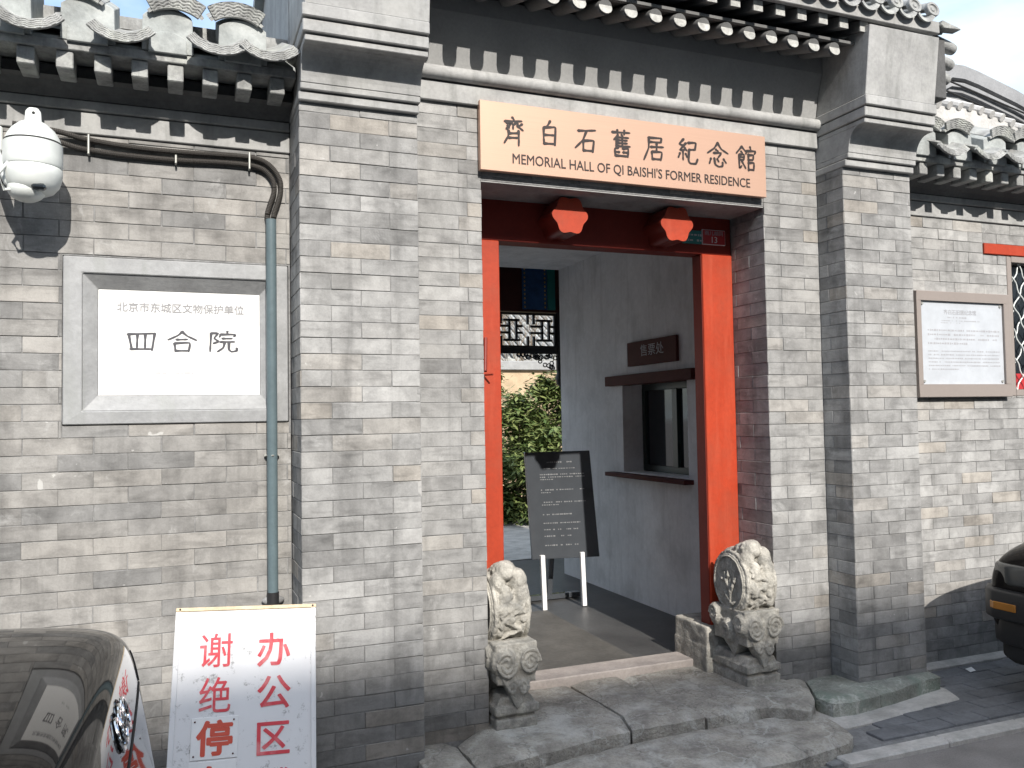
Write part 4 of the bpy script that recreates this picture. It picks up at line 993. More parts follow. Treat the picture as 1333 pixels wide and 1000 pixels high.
# ================================================================== CAMERA DOME, CONDUITS, PIPE
cc = thing('security_camera', 'white dome security camera on a bracket high on the left wall', 'camera', (-1.925, -.12, 2.40))
cx_, cy_ = -1.925, -.12
prof = [(.001, 2.715), (.030, 2.712), (.052, 2.700), (.078, 2.675), (.094, 2.648), (.1015, 2.625)]
part('cap', MB().lathe(prof, (cx_, cy_, 0), 40), M['white_metal'], cc, smooth=True)
part('housing', MB().lathe([(.1005, 2.6215), (.105, 2.619), (.106, 2.56), (.106, 2.532), (.103, 2.526)], (cx_, cy_, 0), 40), M['white_metal'], cc, smooth=True)
part('seam', MB().lathe([(.1025, 2.627), (.1025, 2.6195)], (cx_, cy_, 0), 40), M['rubber'], cc)
part('shell', MB().lathe([(.102, 2.524), (.105, 2.520), (.104, 2.490), (.094, 2.455), (.075, 2.430), (.05, 2.418)], (cx_, cy_, 0), 40), M['white_metal'], cc, smooth=True)
part('dome', MB().ball((cx_-.02, cy_-.01, 2.435), (.068, .068, .05), 24, 14), M['white_metal'], cc, smooth=True)
part('lens_window', MB().box(cx_+.005, cx_+.055, cy_-.088, cy_-.05, 2.424, 2.447), M['glass_dark'], cc, bevel=.008)
part('lifting_lug', MB().prism([(-.030, 2.705), (-.027, 2.750), (-.015, 2.766), (.015, 2.766), (.027, 2.750), (.030, 2.705)], cy_-.012, cy_+.012, 'Y'), M['white_metal'], cc, bevel=.004).location += Vector((cx_, 0, 0))
part('lug_hole', MB().lathe([(.001, -.001), (.006, -.001), (.006, 0)], (0, 0, 0), 12, 'Y'), M['rubber'], cc).location += Vector((cx_+.002, cy_-.0122, 2.744))
part('bracket', MB().tube([(cx_-.035, cy_-.02, 2.43), (cx_-.08, cy_-.02, 2.46), (cx_-.115, cy_-.01, 2.53), (cx_-.16, cy_+.04, 2.66), (cx_-.20, .098, 2.70)], [.018, .020, .020, .022, .024], 14), M['white_metal'], cc, smooth=True)
part('wall_plate', MB().box(cx_-.28, cx_-.14, .078, .099, 2.64, 2.745), M['white_metal'], cc, bevel=.006)
part('cable', MB().tube([(cx_-.06, cy_-.06, 2.55), (cx_-.11, cy_-.07, 2.47), (cx_-.09, cy_-.05, 2.42), (cx_-.04, cy_-.04, 2.43)], .007, 8), M['white_metal'], cc, smooth=True)
def smoothpath(pts, n=8):
    P = [Vector(p) for p in pts]; out = []
    for i in range(len(P)-1):
        p0, p1, p2, p3 = P[max(i-1, 0)], P[i], P[i+1], P[min(i+2, len(P)-1)]
        for k in range(n):
            t = k/n; out.append(.5*((2*p1)+(-p0+p2)*t+(2*p0-5*p1+4*p2-p3)*t*t+(-p0+3*p1-3*p2+p3)*t**3))
    out.append(P[-1]); return out
def corrugated(name, pts, r, label, group=None):
    path = smoothpath(pts, 10); L = 0; samples = []
    # resample every 3.5 mm so that the ribs are real
    d = .0035; acc = [path[0]]; rem = d
    for a, b in zip(path, path[1:]):
        seg = (b-a).length; t = rem
        while t < seg: acc.append(a.lerp(b, t/seg)); t += d
        rem = t-seg
    rs = [r*(1.0 if (i//1) % 2 else .86) for i in range(len(acc))]
    o = part(name, MB().tube(acc, rs, 10), M['conduit'], None, smooth=False); tag(o, label, 'conduit', group); return o
Yc = .082
corrugated('flexible_conduit', [(-2.02, .02, 2.74), (-1.86, .06, 2.738), (-1.75, Yc, 2.722), (-1.55, Yc, 2.706), (-1.35, Yc, 2.706), (-1.15, Yc, 2.712), (-1.06, Yc, 2.708), (-1.0, Yc, 2.682), (-.958, Yc, 2.625), (-.952, Yc, 2.57), (-.966, Yc, 2.51), (-.982, Yc, 2.46), (-.985, Yc, 2.425)], .0125, 'upper black flexible conduit running along the left wall to the pipe')
corrugated('flexible_conduit', [(-2.02, .0, 2.715), (-1.90, .05, 2.705), (-1.78, Yc, 2.682), (-1.62, Yc, 2.670), (-1.4, Yc, 2.668), (-1.2, Yc, 2.676), (-1.08, Yc, 2.674), (-1.02, Yc, 2.655), (-.985, Yc, 2.61), (-.982, Yc, 2.56), (-1.0, Yc, 2.50), (-1.012, Yc, 2.455), (-1.008, Yc, 2.425)], .0125, 'lower black flexible conduit running along the left wall to the pipe')
for nm, x_, z0_, z1_ in (('upper', -1.745, 2.655, 2.742), ('mid', -1.40, 2.648, 2.688), ('lower', -1.09, 2.652, 2.732)):
    o = part('pipe_clamp', MB().box(x_-.0045, x_+.0045, .062, .099, z0_, z1_), M['galv'], None, bevel=.003)
    tag(o, {'upper': 'galvanised clamp on both conduits nearest the security camera', 'mid': 'small galvanised clamp on the lower conduit only', 'lower': 'galvanised clamp on both conduits nearest the brick pier'}[nm], 'clamp', 'clamps holding the conduits')
vp = thing('wall_pipe', 'blue grey vertical pipe on the left wall beside the brick pier', 'pipe', (-.997, .068, .70))
part('tube', MB().tube([(-.997, .070, .735), (-.997, .070, 2.43)], .0235, 20), M['pipe'], vp, smooth=True)
part('coupling', MB().tube([(-.997, .070, .690), (-.997, .070, .745)], .027, 16), M['trim'], vp, smooth=True)
part('mortar_plug', MB().ball((-.995, .085, .705), (.05, .022, .022), 12, 8), M['mortar'], vp, smooth=True)
part('saddle', MB().box(-1.030, -.964, .080, .099, 1.352, 1.360).tube([(-1.022, .09, 1.356), (-1.022, .070, 1.356), (-.997, .044, 1.356), (-.972, .070, 1.356), (-.972, .09, 1.356)], .004, 6), M['galv'], vp, smooth=True)
part('loose_wire', MB().tube([(-1.03, .08, .66), (-1.02, .07, .685), (-1.0, .06, .70)], .004, 6), M['rubber'], vp, smooth=True)

# ================================================================== DRUM STONES
def drum_stone(x0, x1, label, side_x, seed, yb=-.03):
    """side_x=-1: carved disc towards -X. Sumeru base, cloth corner, scrolls, drum, lion on top"""
    t = thing('drum_stone', label, 'stone carving', ((x0+x1)/2, .05, .03), 'drum stones flanking the doorway')
    xc = (x0+x1)/2; w = (x1-x0)
    yb = yb
    def rough(mb_, amp, sc, vox, sm=0):
        me = mb_.mesh('tmp', None, 0)
        o = bpy.data.objects.new('tmp', me); COL.objects.link(o)
        md_ = o.modifiers.new('r', 'REMESH'); md_.mode = 'VOXEL'; md_.voxel_size = vox; md_.use_smooth_shade = True
        if sm: m2 = o.modifiers.new('s', 'SMOOTH'); m2.iterations = sm; m2.factor = .5
        dg = bpy.context.evaluated_depsgraph_get(); dg.update(); me2 = bpy.data.meshes.new_from_object(o.evaluated_get(dg)); bpy.data.objects.remove(o)
        uneven(me2, amp, sc, seed); uneven(me2, amp*.5, sc*3, seed+3); me2.materials.clear(); me2.materials.append(M['stone']); return me2
    # base
    b = MB(); b.box(x0, x1, yb, .60, .018, .085); b.box(x0+.012, x1-.012, yb+.018, .60, .08, .115); b.box(x0-.006, x1+.006, yb-.006, .60, .112, .165)
    b.prism([(x0+.004, .160), (x1-.004, .160), (x1-.03, .215), (x0+.03, .215)], yb+.012, .60, 'Y')
    b.v = [(p[0], p[1], .018+(p[2]-.018)*.78) for p in b.v]; part('base', rough(b, .004, 18, .006, 2), None, t)
    b = MB(); b.box(x0-(.042 if side_x < 0 and x0 > 1 else -.004), x1-.004, .275, .62, .0, .165); b.box(x0-(.038 if x0 > 1 else -.004), x1-.006, .280, .615, .160, .285); part('gate_socket_block', rough(b, .003, 14, .007, 2), None, t)
    # cloth corner and scrolls
    c = MB(); yf = yb-.004
    c.prism([(xc-w*.42, .33), (xc+w*.42, .33), (xc+w*.36, .24), (xc+.01, .135), (xc-.01, .135), (xc-w*.36, .24)], yf-.012, yf+.06, 'Y')
    ys = [.05, .15, .24]
    c.prism([(yb+.02, .32), (.22, .32), (.20, .24), (.10, .16), (.05, .22)], x0-.002, x1+.002, 'X')
    c.box(x0+.002, x1-.002, yb-.004, .27, .225, .375)
    def spiral(cx, cz, r0, turns, y, axis='Y', flip=1, rr=.0085, ph=0):
        pts = []; n = 40
        for k in range(n+1):
            a = ph+flip*turns*2*math.pi*k/n; r = r0*(1-.82*k/n)
            pts.append((cx+r*math.cos(a), y, cz+r*math.sin(a)) if axis == 'Y' else (y, cx+r*math.cos(a), cz+r*math.sin(a)))
        c.tube(pts, rr, 6)
    for s in (-1, 1):
        c.lathe([(.001, -.024), (.046, -.022), (.062, 0), (.062, .06), (.001, .06)], (xc+s*w*.27, yf+.0, .305), 18, 'Y')
        spiral(xc+s*w*.27, .305, .052, 2.2, yf-.026, 'Y', s, .006)
        spiral(xc+s*w*.15, .215, .030, 1.6, yf-.014, 'Y', -s)
    xs_ = x0 if side_x < 0 else x1
    for (yy, zz, r_) in ((.005, .315, .050), (.12, .270, .055), (.235, .330, .050)):
        c.lathe([(.001, -.014), (r_*.9, -.012), (r_, 0), (r_, .03), (.001, .03)], (xs_, yy, zz), 18, 'X') if side_x < 0 else c.lathe([(.001, -.03), (r_, -.03), (r_, 0), (r_*.9, .012), (.001, .014)], (xs_, yy, zz), 18, 'X')
        spiral(yy, zz, r_*.82, 2, xs_+side_x*.014, 'X', 1)
    c.v = [(xc+(p[0]-xc)*(.80+.25*max(0, min(1, (p[2]-.15)/.14))), p[1], .125+(p[2]-.135)*1.26) for p in c.v]; part('scroll_block', rough(c, .003, 22, .0045, 1), None, t)
    # drum
    d = MB(); cyd, czd, ry, rz = .115, .565, .150, .170
    def ell(r, n=36): return [(cyd+ry*r*math.cos(2*math.pi*k/n), czd+rz*r*math.sin(2*math.pi*k/n)) for k in range(n)]
    d.prism(ell(1.0), x0+.016, x1-.010, 'X'); d.prism(ell(.93), x0+.004, x1-.002, 'X')
    for xx in (x0+.022, x1-.022):
        d.tube([(xx, p[0], p[1]) for p in ell(1.0)+[ell(1.0)[0]]], .012, 6, cap=False)
    # carved figures down the front of the drum
    rr2 = random.Random(seed)
    for k in range(26):
        a = R(100+130*rr2.random()); yy = cyd+ry*1.02*math.cos(a); zz = czd+rz*1.02*math.sin(a)
        xx = xc+rr2.uniform(-.3, .3)*w; q = rr2.uniform(.012, .026); d.ball((xx, yy, zz), (q, q*.8, q*rr2.uniform(.9, 1.6)), 10, 7)
    for k in range(7):
        a0 = 100+17*k; pts = []
        for m_ in range(9):
            a = R(a0+m_*4); pts.append((xc+(-1)**k*w*.28*math.cos(m_/8*math.pi), cyd+ry*1.05*math.cos(a), czd+rz*1.05*math.sin(a)))
        d.tube(pts, .0085, 6)
    # worn lion lying over the top: body, head, mane, haunch, paws
    top = czd+rz
    body = [((xc, .17, top-.03), (.075, .10, .045)), ((xc-.005, .09, top+.006), (.070, .07, .048)), ((xc-.012, .035, top+.028), (.055, .050, .044)), ((xc-.02, -.002, top+.008), (.040, .030, .030)),
            ((xc+.045, .02, top-.03), (.050, .06, .065)), ((xc-.055, .02, top-.035), (.040, .05, .055)), ((xc, .22, top-.07), (.07, .06, .05)), ((xc+.055, -.012, top-.10), (.036, .034, .075)), ((xc-.03, -.024, top-.10), (.030, .024, .06))]
    for cc_, r_ in body: d.ball(cc_, r_, 14, 10)
    d.tube([(xc+.045, .03, top+.0), (xc+.06, -.01, top-.07), (xc+.045, -.035, top-.14)], [.026, .022, .015], 8)
    for k in range(6):
        a = math.pi*k/5; d.ball((xc-.012+.050*math.cos(a), .045, top+.025+.030*math.sin(a)), .015, 8, 6)
    part('drum', rough(d, .004, 26, .0045, 1), None, t)
    # low relief on the disc
    e_ = MB(); xs_ = x0+.002
    rr3 = random.Random(seed+4)
    for (a, b_) in [((.10, .44), (.10, .60)), ((.10, .50), (.06, .60)), ((.10, .52), (.15, .62)), ((.10, .46), (.16, .52)), ((.10, .44), (.05, .47)), ((.07, .56), (.045, .60)), ((.12, .58), (.12, .63)), ((.15, .58), (.18, .58))]:
        e_.tube([(xs_, a[0], a[1]), (xs_-.003, (a[0]+b_[0])/2+rr3.uniform(-.01, .01), (a[1]+b_[1])/2), (xs_, b_[0], b_[1])], [.007, .012, .005], 6)
    e_.tube([(xs_, p[0], p[1]) for p in ell(.86)+[ell(.86)[0]]], .006, 6, cap=False)
    part('disc_relief', rough(e_, .002, 30, .003, 1), None, t)
    return t
drum_stone(1.475, 1.700, 'weathered carved drum stone at the right of the doorway, carved disc side showing', -1, 3, -.03)
drum_stone(.008, .222, 'weathered carved drum stone at the left of the doorway, half behind the brick jamb', -1, 9, -.075)

# ================================================================== CARS
def car_body(sections, mat, parent, name='body', seg=14):
    """sections: (x, half width, z bottom, z top, shoulder z, tumblehome) lofted along local x, skinned and subdivided"""
    mb_ = MB(); rings = []
    for (x, hw, zb, zt, zs, th) in sections:
        half = [(0.0, zb), (hw*.6, zb), (hw*.92, zb+.03), (hw, zb+.14*(zt-zb)+.02), (hw, zb+(zs-zb)*.6), (hw*.995, zs), (hw-th*.6, zs+(zt-zs)*.55), (hw-th*1.6, zt-(zt-zs)*.12), (hw*.45, zt+.004), (0.0, zt+.010)]
        ringp = half + [(-y, z) for (y, z) in half[-2:0:-1]]
        rings.append([(x, y, z) for (y, z) in ringp])
    n = len(rings[0]); v = [p for r_ in rings for p in r_]; f = []
    for i in range(len(rings)-1):
        for k in range(n): f.append((i*n+k, i*n+(k+1) % n, (i+1)*n+(k+1) % n, (i+1)*n+k))
    # quad caps
    for base, fl in ((0, False), ((len(rings)-1)*n, True)):
        m_ = n//2
        for k in range(m_-1+0):
            a, b, c_, d_ = k, k+1, n-1-k, (n-k) % n
            q = (base+a, base+b, base+c_, base+d_) if k else (base+0, base+1, base+n-1)
            f.append(q if len(set(q)) == len(q) else tuple(dict.fromkeys(q)))
        f.append((base+m_-1, base+m_, base+m_+1)) if m_ > 1 else None
    me = mb_.add(v, f).mesh('body', None, smooth=False)
    o = bpy.data.objects.new('tmp', me); COL.objects.link(o); md_ = o.modifiers.new('s', 'SUBSURF'); md_.levels = 3; md_.render_levels = 3
    dg = bpy.context.evaluated_depsgraph_get(); dg.update(); me2 = bpy.data.meshes.new_from_object(o.evaluated_get(dg)); bpy.data.objects.remove(o)
    for p in me2.polygons: p.use_smooth = True
    me2.materials.clear(); me2.materials.append(mat)
    return lpart(name, me2, None, parent)
def wheel(parent, x, y, s, r=.315):
    w = lpart('wheel', MB().lathe([(.20, -.10), (r-.03, -.105), (r, -.08), (r, .08), (r-.03, .105), (.20, .10)], (0, 0, 0), 36, 'Y'), M['rubber'], parent, (x, y, r), smooth=True)
    rim = lpart('rim', MB().lathe([(.205, -.09), (.19, -.10), (.06, -.085), (.05, -.10), (.001, -.10), (.001, .05), (.205, .05)], (0, 0, 0), 30, 'Y'), M['silver'], w, smooth=True)
    if s > 0: rim.rotation_euler = (0, 0, math.pi)
def cabin(parent, x0, x1, x2, x3, hw, z0, z1):
    mb_ = MB(); w1 = hw-.10; w2 = hw-.26
    v = [(x0, -w1, z0), (x0, w1, z0), (x1, -w2, z1), (x1, w2, z1), (x2, -w2, z1), (x2, w2, z1), (x3, -w1, z0), (x3, w1, z0)]
    mb_.add(v, [(0, 1, 3, 2), (2, 3, 5, 4), (4, 5, 7, 6), (0, 2, 4, 6), (1, 7, 5, 3), (0, 6, 7, 1)])
    lpart('glasshouse', mb_, M['glass_dark'], parent, bevel=.05, segs=3, smooth=True)
    lpart('roof', MB().box(x1-.04, x2+.04, -w2-.01, w2+.01, z1-.02, z1+.018), M['car'], parent, bevel=.018, segs=3, smooth=True)
    for s in (-1, 1):
        lpart('pillar', MB().tube([(x0, s*w1, z0), (x1, s*w2, z1)], .03, 8), M['car'], parent, smooth=True)
        lpart('pillar', MB().tube([(x3, s*w1, z0), (x2, s*w2, z1)], .03, 8), M['car'], parent, smooth=True)
        xm = (x1+x2)/2; lpart('pillar', MB().tube([(xm, s*(w1+.005), z0), (xm, s*(w2+.005), z1)], .028, 8), M['car'], parent, smooth=True)
# left car: its tail points to +X; local x=0 at the bumper, body towards -x
c1 = thing('parked_car', 'black car parked along the left wall, its glossy lid mirroring the bricks', 'car', (-1.435, -1.92, -.10))
c1_body = car_body([(0.0, .62, .30, .60, .52, .05), (-.03, .74, .27, .72, .60, .06), (-.065, .80, .25, .965, .80, .10), (-.095, .83, .25, 1.055, .86, .12), (-.17, .865, .24, 1.090, .88, .14), (-.40, .90, .23, 1.105, .90, .15), (-.85, .915, .22, 1.115, .92, .15), (-1.4, .92, .20, 1.10, .94, .14), (-2.6, .92, .20, 1.08, .93, .13), (-3.3, .92, .20, 1.04, .90, .14), (-4.1, .88, .22, .93, .78, .16), (-4.5, .76, .24, .78, .64, .14), (-4.62, .62, .30, .62, .52, .06)], M['car'], c1)
cabin(c1, -.95, -1.6, -2.7, -3.35, .90, 1.07, 1.50)
for x_ in (-.95, -3.75):
    for y_ in (-.80, .80): wheel(c1, x_, y_, 1 if y_ > 0 else -1)
from mathutils.bvhtree import BVHTree
bme = c1_body.data; bvh = BVHTree.FromPolygons([v.co for v in bme.vertices], [tuple(p.vertices) for p in bme.polygons])
def tail_x(y, z):
    h = bvh.ray_cast(Vector((1, y, z)), Vector((-1, 0, 0))); return h[0].x if h[0] else -.05
for k in range(4):
    pts = []
    for q in range(33):
        a = 2*math.pi*q/32; y_, z_ = -.069+k*.046+.031*math.cos(a), .985+.031*math.sin(a); pts.append((tail_x(y_, z_)+.004+.003*(k % 2), y_, z_))
    lpart('emblem_ring', MB().tube(pts, .0042, 8, cap=False), M['chrome'], c1, smooth=True)
def seam(name, yz, mat, r=.0025, dx=0.0):
    return lpart(name, MB().tube([(tail_x(y_, z_)+dx, y_, z_) for y_, z_ in yz], r, 6), mat, c1, smooth=True)
seam('lid_shut_line', [(.60-.06*q, .90) for q in range(21)], M['rubber'], .0035)
seam('lid_shut_line', [(.62, .90+.012*q) for q in range(8)], M['rubber'], .003)
py_ = tail_x(0, .66)
lpart('tail_plate', MB().box(py_+.004, py_+.012, -.22, .22, .66, .80), M['silver'], c1, bevel=.003)
lpart('plate_bolt', MB().lathe([(.001, .008), (.008, .006), (.010, 0)], (0, 0, 0), 12, 'X'), M['chrome'], c1, (py_+.012, .10, .77), smooth=True)
for s in (-1,): lpart('tail_lamp', MB().box(-.075, -.02, s*.60-.14, s*.60+.14, .72, .84), plain('red_lens', (.30, .01, .012), .15), c1, bevel=.02, segs=2)
# right car: nose towards -X close to the wall
c2 = thing('parked_car', 'black car at the right edge of the picture, nose with amber indicator showing', 'car', (2.795, -1.205, -.08))
car_body([(0.03, .70, .34, .66, .60, .05), (.06, .79, .32, .75, .65, .07), (.10, .82, .30, .82, .70, .10), (.25, .845, .26, .89, .76, .13), (.60, .855, .22, .97, .80, .15), (1.2, .86, .20, 1.00, .84, .15), (2.0, .86, .20, 1.02, .86, .13), (3.2, .86, .20, 1.03, .87, .13), (3.9, .85, .22, 1.03, .85, .14), (4.3, .80, .26, .95, .78, .14), (4.45, .68, .32, .66, .58, .05)], M['car'], c2)
cabin(c2, 1.25, 1.95, 3.0, 3.6, .85, .99, 1.42)
for x_ in (.80, 3.4):
    for y_ in (-.76, .76): wheel(c2, x_, y_, 1 if y_ > 0 else -1, .30)
bp_ = MB(); bp_.prism([(-.015, -.72), (.03, -.80), (.12, -.86), (.70, -.875), (.70, -.80), (.2, -.78), (.08, -.70), (.08, .70), (.2, .78), (.70, .80), (.70, .875), (.12, .86), (.03, .80), (-.015, .72)], .44, .60, 'Z')
bmp = lpart('bumper', bp_, M['trim'], c2, bevel=.016, segs=3, smooth=True)
bp2 = MB(); bp2.prism([(.03, -.70), (.08, -.79), (.7, -.85), (.7, .85), (.08, .79), (.03, .70)], .30, .435, 'Z'); lpart('bumper_skirt', bp2, M['trim'], c2, bevel=.015, segs=2, smooth=True)
bp3 = MB(); bp3.prism([(.05, -.66), (.12, -.78), (.7, -.84), (.7, .84), (.12, .78), (.05, .66)], .20, .325, 'Z'); lpart('air_dam', bp3, M['rubber'], c2, bevel=.03, segs=3, smooth=True)
for s in (-1, 1):
    lpart('indicator', MB().prism([(-.021, s*.58), (-.021, s*.71), (-.006, s*.745), (.02, s*.74), (.02, s*.58)], .496, .538, 'Z'), M['amber'], c2, bevel=.004)
    hl_ = MB(); hl_.prism([(.034, s*.42), (.036, s*.66), (.07, s*.765), (.12, s*.803), (.16, s*.79), (.14, s*.42)], .618, .738, 'Z'); lpart('headlight', hl_, M['headlamp'], c2, bevel=.022, segs=3, smooth=True)
lpart('grille', MB().box(.02, .06, -.40, .40, .62, .72), M['trim'], c2, bevel=.01)

# ================================================================== BEYOND: courtyard planting, walls and roofs
def foliage(name, label, c, r, n, leaf, seed, group=None, lean_=.35):
    rr = random.Random(seed); t = thing(name, label, 'shrub', (c[0], c[1], .06), group)
    mb_ = MB(); stems = MB()
    clumps = []
    for k in range(26):
        a = rr.uniform(0, 2*math.pi); q = rr.random()**.5; h = rr.random()
        k2 = math.sin(math.pi*min(1, .25+.75*h))*.95+.15
        p = Vector((c[0]+r[0]*q*k2*math.cos(a), c[1]+r[1]*q*k2*math.sin(a), .15+h*(c[2]-.15)))
        clumps.append(p)
        if k % 2 == 0: stems.tube([(c[0]+(p.x-c[0])*.3, c[1]+(p.y-c[1])*.3, .05), (c[0]+(p.x-c[0])*.6, c[1]+(p.y-c[1])*.6, p.z*.5), tuple(p)], [.012, .009, .004], 5)
    for i in range(n):
        p0 = rr.choice(clumps); s = rr.uniform(.14, .30)*(r[0]+.2)
        p = p0+Vector((rr.gauss(0, s*.55), rr.gauss(0, s*.55), rr.gauss(0, s*.6)))
        if p.z < .08 or p.z > c[2]+.15: continue
        a = rr.uniform(0, 2*math.pi); dn = rr.uniform(-.9, .3); L = leaf*rr.uniform(.7, 1.3)
        d = Vector((math.cos(a), math.sin(a), dn)).normalized(); sd = d.cross(Vector((0, 0, 1))).normalized(); sd = (sd+Vector((0, 0, rr.uniform(-.6, .6)))).normalized()*L*.16
        m_ = p+d*L*.5
        mb_.add([p, m_+sd, p+d*L, m_-sd], [(0, 1, 2, 3)])
    part('foliage', mb_, M['leaf'], t, fix=False); part('stem', stems, M['twig'], t, smooth=True, kind='stuff'); return t
foliage('bamboo_shrub', 'dense leafy bamboo shrub filling the left of the passage view', (3.05, 7.2, 1.75), (.55, .5), 9000, .13, 1, 'bamboo in the courtyard')
foliage('bamboo_shrub', 'taller leafy bamboo shrub beside the white passage wall', (3.75, 7.4, 2.05), (.55, .5), 9000, .13, 2, 'bamboo in the courtyard')
foliage('bamboo_shrub', 'shaded bamboo shrub low behind the notice stand', (3.30, 6.7, 1.25), (.45, .35), 6000, .12, 3, 'bamboo in the courtyard')
foliage('bush', 'small light green bush above the far low wall', (3.55, 9.6, 2.45), (.35, .3), 2500, .10, 4)
gw = thing('garden_wall', 'low tan garden wall with a pale stone cap behind the bamboo', 'wall', (4, 10.3, .06))
part('wall_body', MB().box(-2, 12, 10.2, 10.5, .0, 2.36), rough_mat('tan_render', (.52, .40, .27), .9), gw)
part('cap', MB().box(-2, 12, 10.12, 10.58, 2.362, 2.52), M['frame_stone'], gw, bevel=.01)
post_ = tag(part('red_post', MB().tube([(3.28, 8.6, .06), (3.28, 8.6, 3.4)], .018, 8), M['red'], None, smooth=True), 'thin red pole standing behind the lattice', 'pole')
fh = thing('far_house', 'grey tiled house seen through the passage lattice', 'house', (6, 16, .0))
part('wall', MB().box(-3, 16, 16.0, 20, 0, 3.1), M['far_wall'], fh)
part('roof', MB().prism([(15.3, 2.95), (18.2, 4.5), (21, 3.1), (21, 2.9), (15.3, 2.85)], -4, 17, 'X'), M['tile'], fh)
rt = MB()
for k in range(100): xx = -4+k*.21; rt.tube([(xx, 15.25, 3.02), (xx, 18.15, 4.58)], .06, 6)
part('tile_rows', rt, M['tile'], fh, smooth=True, kind='stuff')
tr = thing('bare_shrub', 'bare brown twiggy shrub above the garden wall', 'shrub', (4.3, 11.5, 0))
tw_ = MB(); r7 = random.Random(77)
def grow(p, d, L, r, depth):
    q = p+d*L; tw_.tube([tuple(p), tuple(p.lerp(q, .5)+Vector((r7.uniform(-.03, .03),)*3)), tuple(q)], [r, r*.8, r*.6], 5, cap=False)
    if depth:
        for _ in range(3 if depth > 1 else 4):
            dd = (d+Vector((r7.uniform(-.6, .6), r7.uniform(-.6, .6), r7.uniform(-.1, .4)))).normalized(); grow(q, dd, L*r7.uniform(.6, .85), r*.6, depth-1)
for xx in (3.2, 3.9, 4.6, 5.2): grow(Vector((xx, 11.4, 0)), Vector((r7.uniform(-.1, .1), 0, 1)), 1.35, .03, 5)
part('branches', tw_, M['twig'], tr, fix=False, kind='stuff')

# house with a rolled gable behind the right wall
gh = thing('gabled_house', 'grey house with a rounded gable and moulded verge behind the right wall', 'house', (7.2, 2.0, 0))
cur = [(5.20, 4.60), (5.32, 4.73), (5.46, 4.80), (5.62, 4.805), (5.80, 4.775), (6.3, 4.66), (7.2, 4.40), (8.6, 3.9), (9.6, 3.5)]
def band(d0, d1, y0, y1, name, mat):
    up = [(x_, z_-d0) for x_, z_ in cur]; lo = [(x_, z_-d1) for x_, z_ in reversed(cur)]
    n = len(cur); mb_ = MB()
    for i in range(n-1):
        (xa_, za_), (xb_, zb_) = cur[i], cur[i+1]
        mb_.prism([(xa_, za_-d1), (xb_, zb_-d1), (xb_, zb_-d0), (xa_, za_-d0)], y0, y1, 'Y')
    part(name, mb_, mat, gh)
band(0, .13, 1.90, 2.3, 'verge_band', M['gable_grey']); band(.132, .165, 1.96, 2.3, 'shadow_gap', M['timber']); band(.167, .21, 1.91, 2.3, 'verge_moulding', M['gable_grey']); band(.212, .25, 1.94, 2.3, 'verge_moulding', M['gable_grey'])
part('gable_wall', MB().prism([(5.2, 0), (9.6, 0)]+[(x_, z_-.251) for x_, z_ in reversed(cur)], 1.99, 2.3, 'Y'), M['gable_grey'], gh)
part('roof', MB().prism([(5.2, 3.2), (9.6, 3.2)]+[(x_, z_-.02) for x_, z_ in reversed(cur)], 2.301, 9, 'Y'), M['tile'], gh)
lr = thing('lean_to_roof', 'pale sunlit tiled roof just behind the right coping', 'roof', (4.6, 1.4, 3))
lt_ = [(2.75, 3.86), (3.6, 3.95), (4.1, 3.97), (4.40, 3.935), (4.80, 3.83), (6.0, 3.50), (8.5, 2.85)]
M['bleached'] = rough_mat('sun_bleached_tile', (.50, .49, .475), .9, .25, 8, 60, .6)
mb = MB()
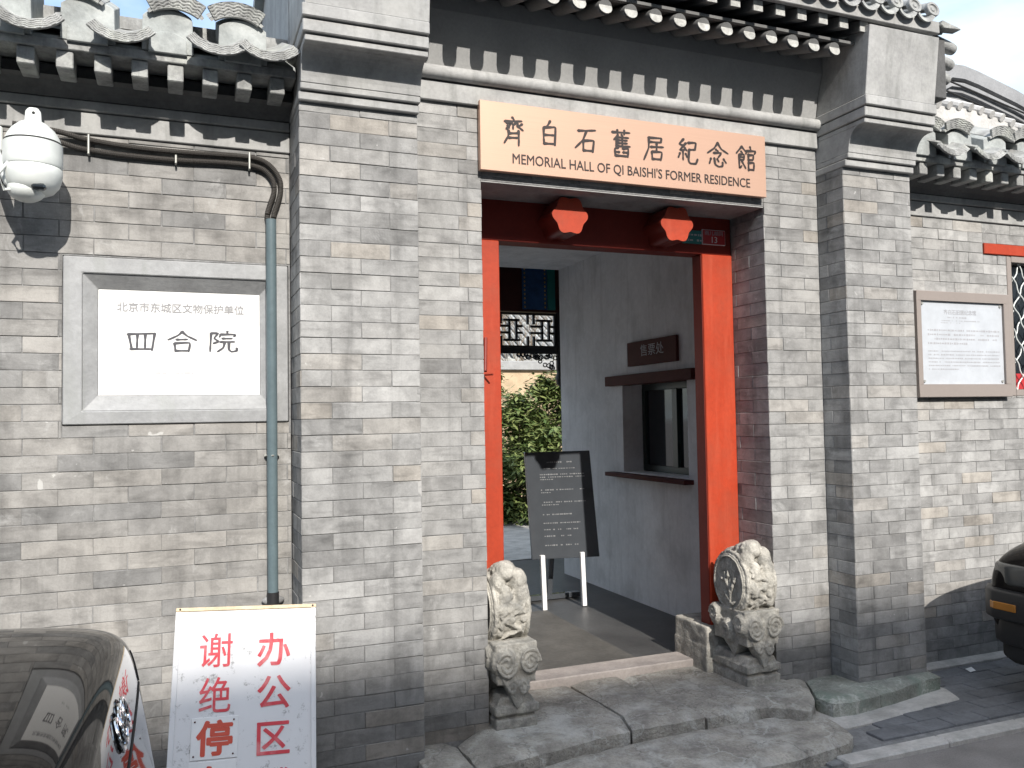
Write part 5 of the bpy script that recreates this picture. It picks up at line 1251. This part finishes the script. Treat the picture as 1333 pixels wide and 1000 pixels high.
for (xa_, za_), (xb_, zb_) in zip(lt_, lt_[1:]): mb.add([(xa_, .62, za_-.22), (xb_, .62, zb_-.22), (xb_, 1.0, zb_), (xa_, 1.0, za_), (xa_, .62, 2.6), (xb_, .62, 2.6), (xb_, 1.0, 2.6), (xa_, 1.0, 2.6)], [(0, 1, 2, 3), (4, 5, 1, 0), (7, 3, 2, 6), (4, 7, 6, 5)])
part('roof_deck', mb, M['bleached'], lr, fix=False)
rt = MB()
def zat(x_):
    for (xa_, za_), (xb_, zb_) in zip(lt_, lt_[1:]):
        if xa_ <= x_ <= xb_: return za_+(zb_-za_)*(x_-xa_)/(xb_-xa_)
    return lt_[-1][1]
for k in range(52):
    xx = 2.8+k*.108; za_ = zat(xx); rt.tube([(xx, .60, za_-.215), (xx-.06, 1.0, za_+.012)], .030, 8)
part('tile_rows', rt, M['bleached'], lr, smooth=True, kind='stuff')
for k, (dz, nm) in enumerate(((0, 'upper'), (-.10, 'lower'))):
    pts = [(4.6+q*.22, 1.5, 4.46+dz-.19*q*.22*.95+.02*((q-10)/10)**2) for q in range(18)]
    tag(part('overhead_cable', MB().tube(pts, .008, 6), M['rubber'], None, smooth=True), f'{nm} thin black cable sagging in front of the rounded gable', 'cable', 'cables in front of the gable')

# the other side of the lane: a row of low houses, and an added block that shades the wall foot
ob = thing('opposite_house', 'grey brick house across the lane with a tiled roof', 'house', (0, -6.6, -.1))
part('wall', MB().box(-14, 14, -9.5, -6.0, -.12, 3.3), M['brick_left'], ob)
part('roof', MB().prism([(-5.6, 3.28), (-7.7, 4.55), (-9.9, 3.28), (-9.9, 3.12), (-5.6, 3.12)], -14.5, 14.5, 'X'), M['tile'], ob)
rt = MB()
for k in range(140): xx = -14.3+k*.205; rt.tube([(xx, -5.55, 3.30), (xx, -7.66, 4.58)], .055, 6)
part('tile_rows', rt, M['tile'], ob, smooth=True, kind='stuff')
ab = thing('shade_block', 'unseen tall block added to shade the foot of the wall', 'shade blocker', (0, -34, -.1))  # unseen block, added for a soft shadow edge low on the walls
part('wall', MB().box(-45, 45, -44, -30, -.12, 21.35), M['far_wall'], ab)
wm = MB()
for fl in range(7):
    for k in range(30): wm.box(-43.5+k*3, -42+k*3, -30.02, -29.97, 1.2+fl*2.9, 2.7+fl*2.9)
part('windows', wm, M['glass_dark'], ab, kind='stuff')
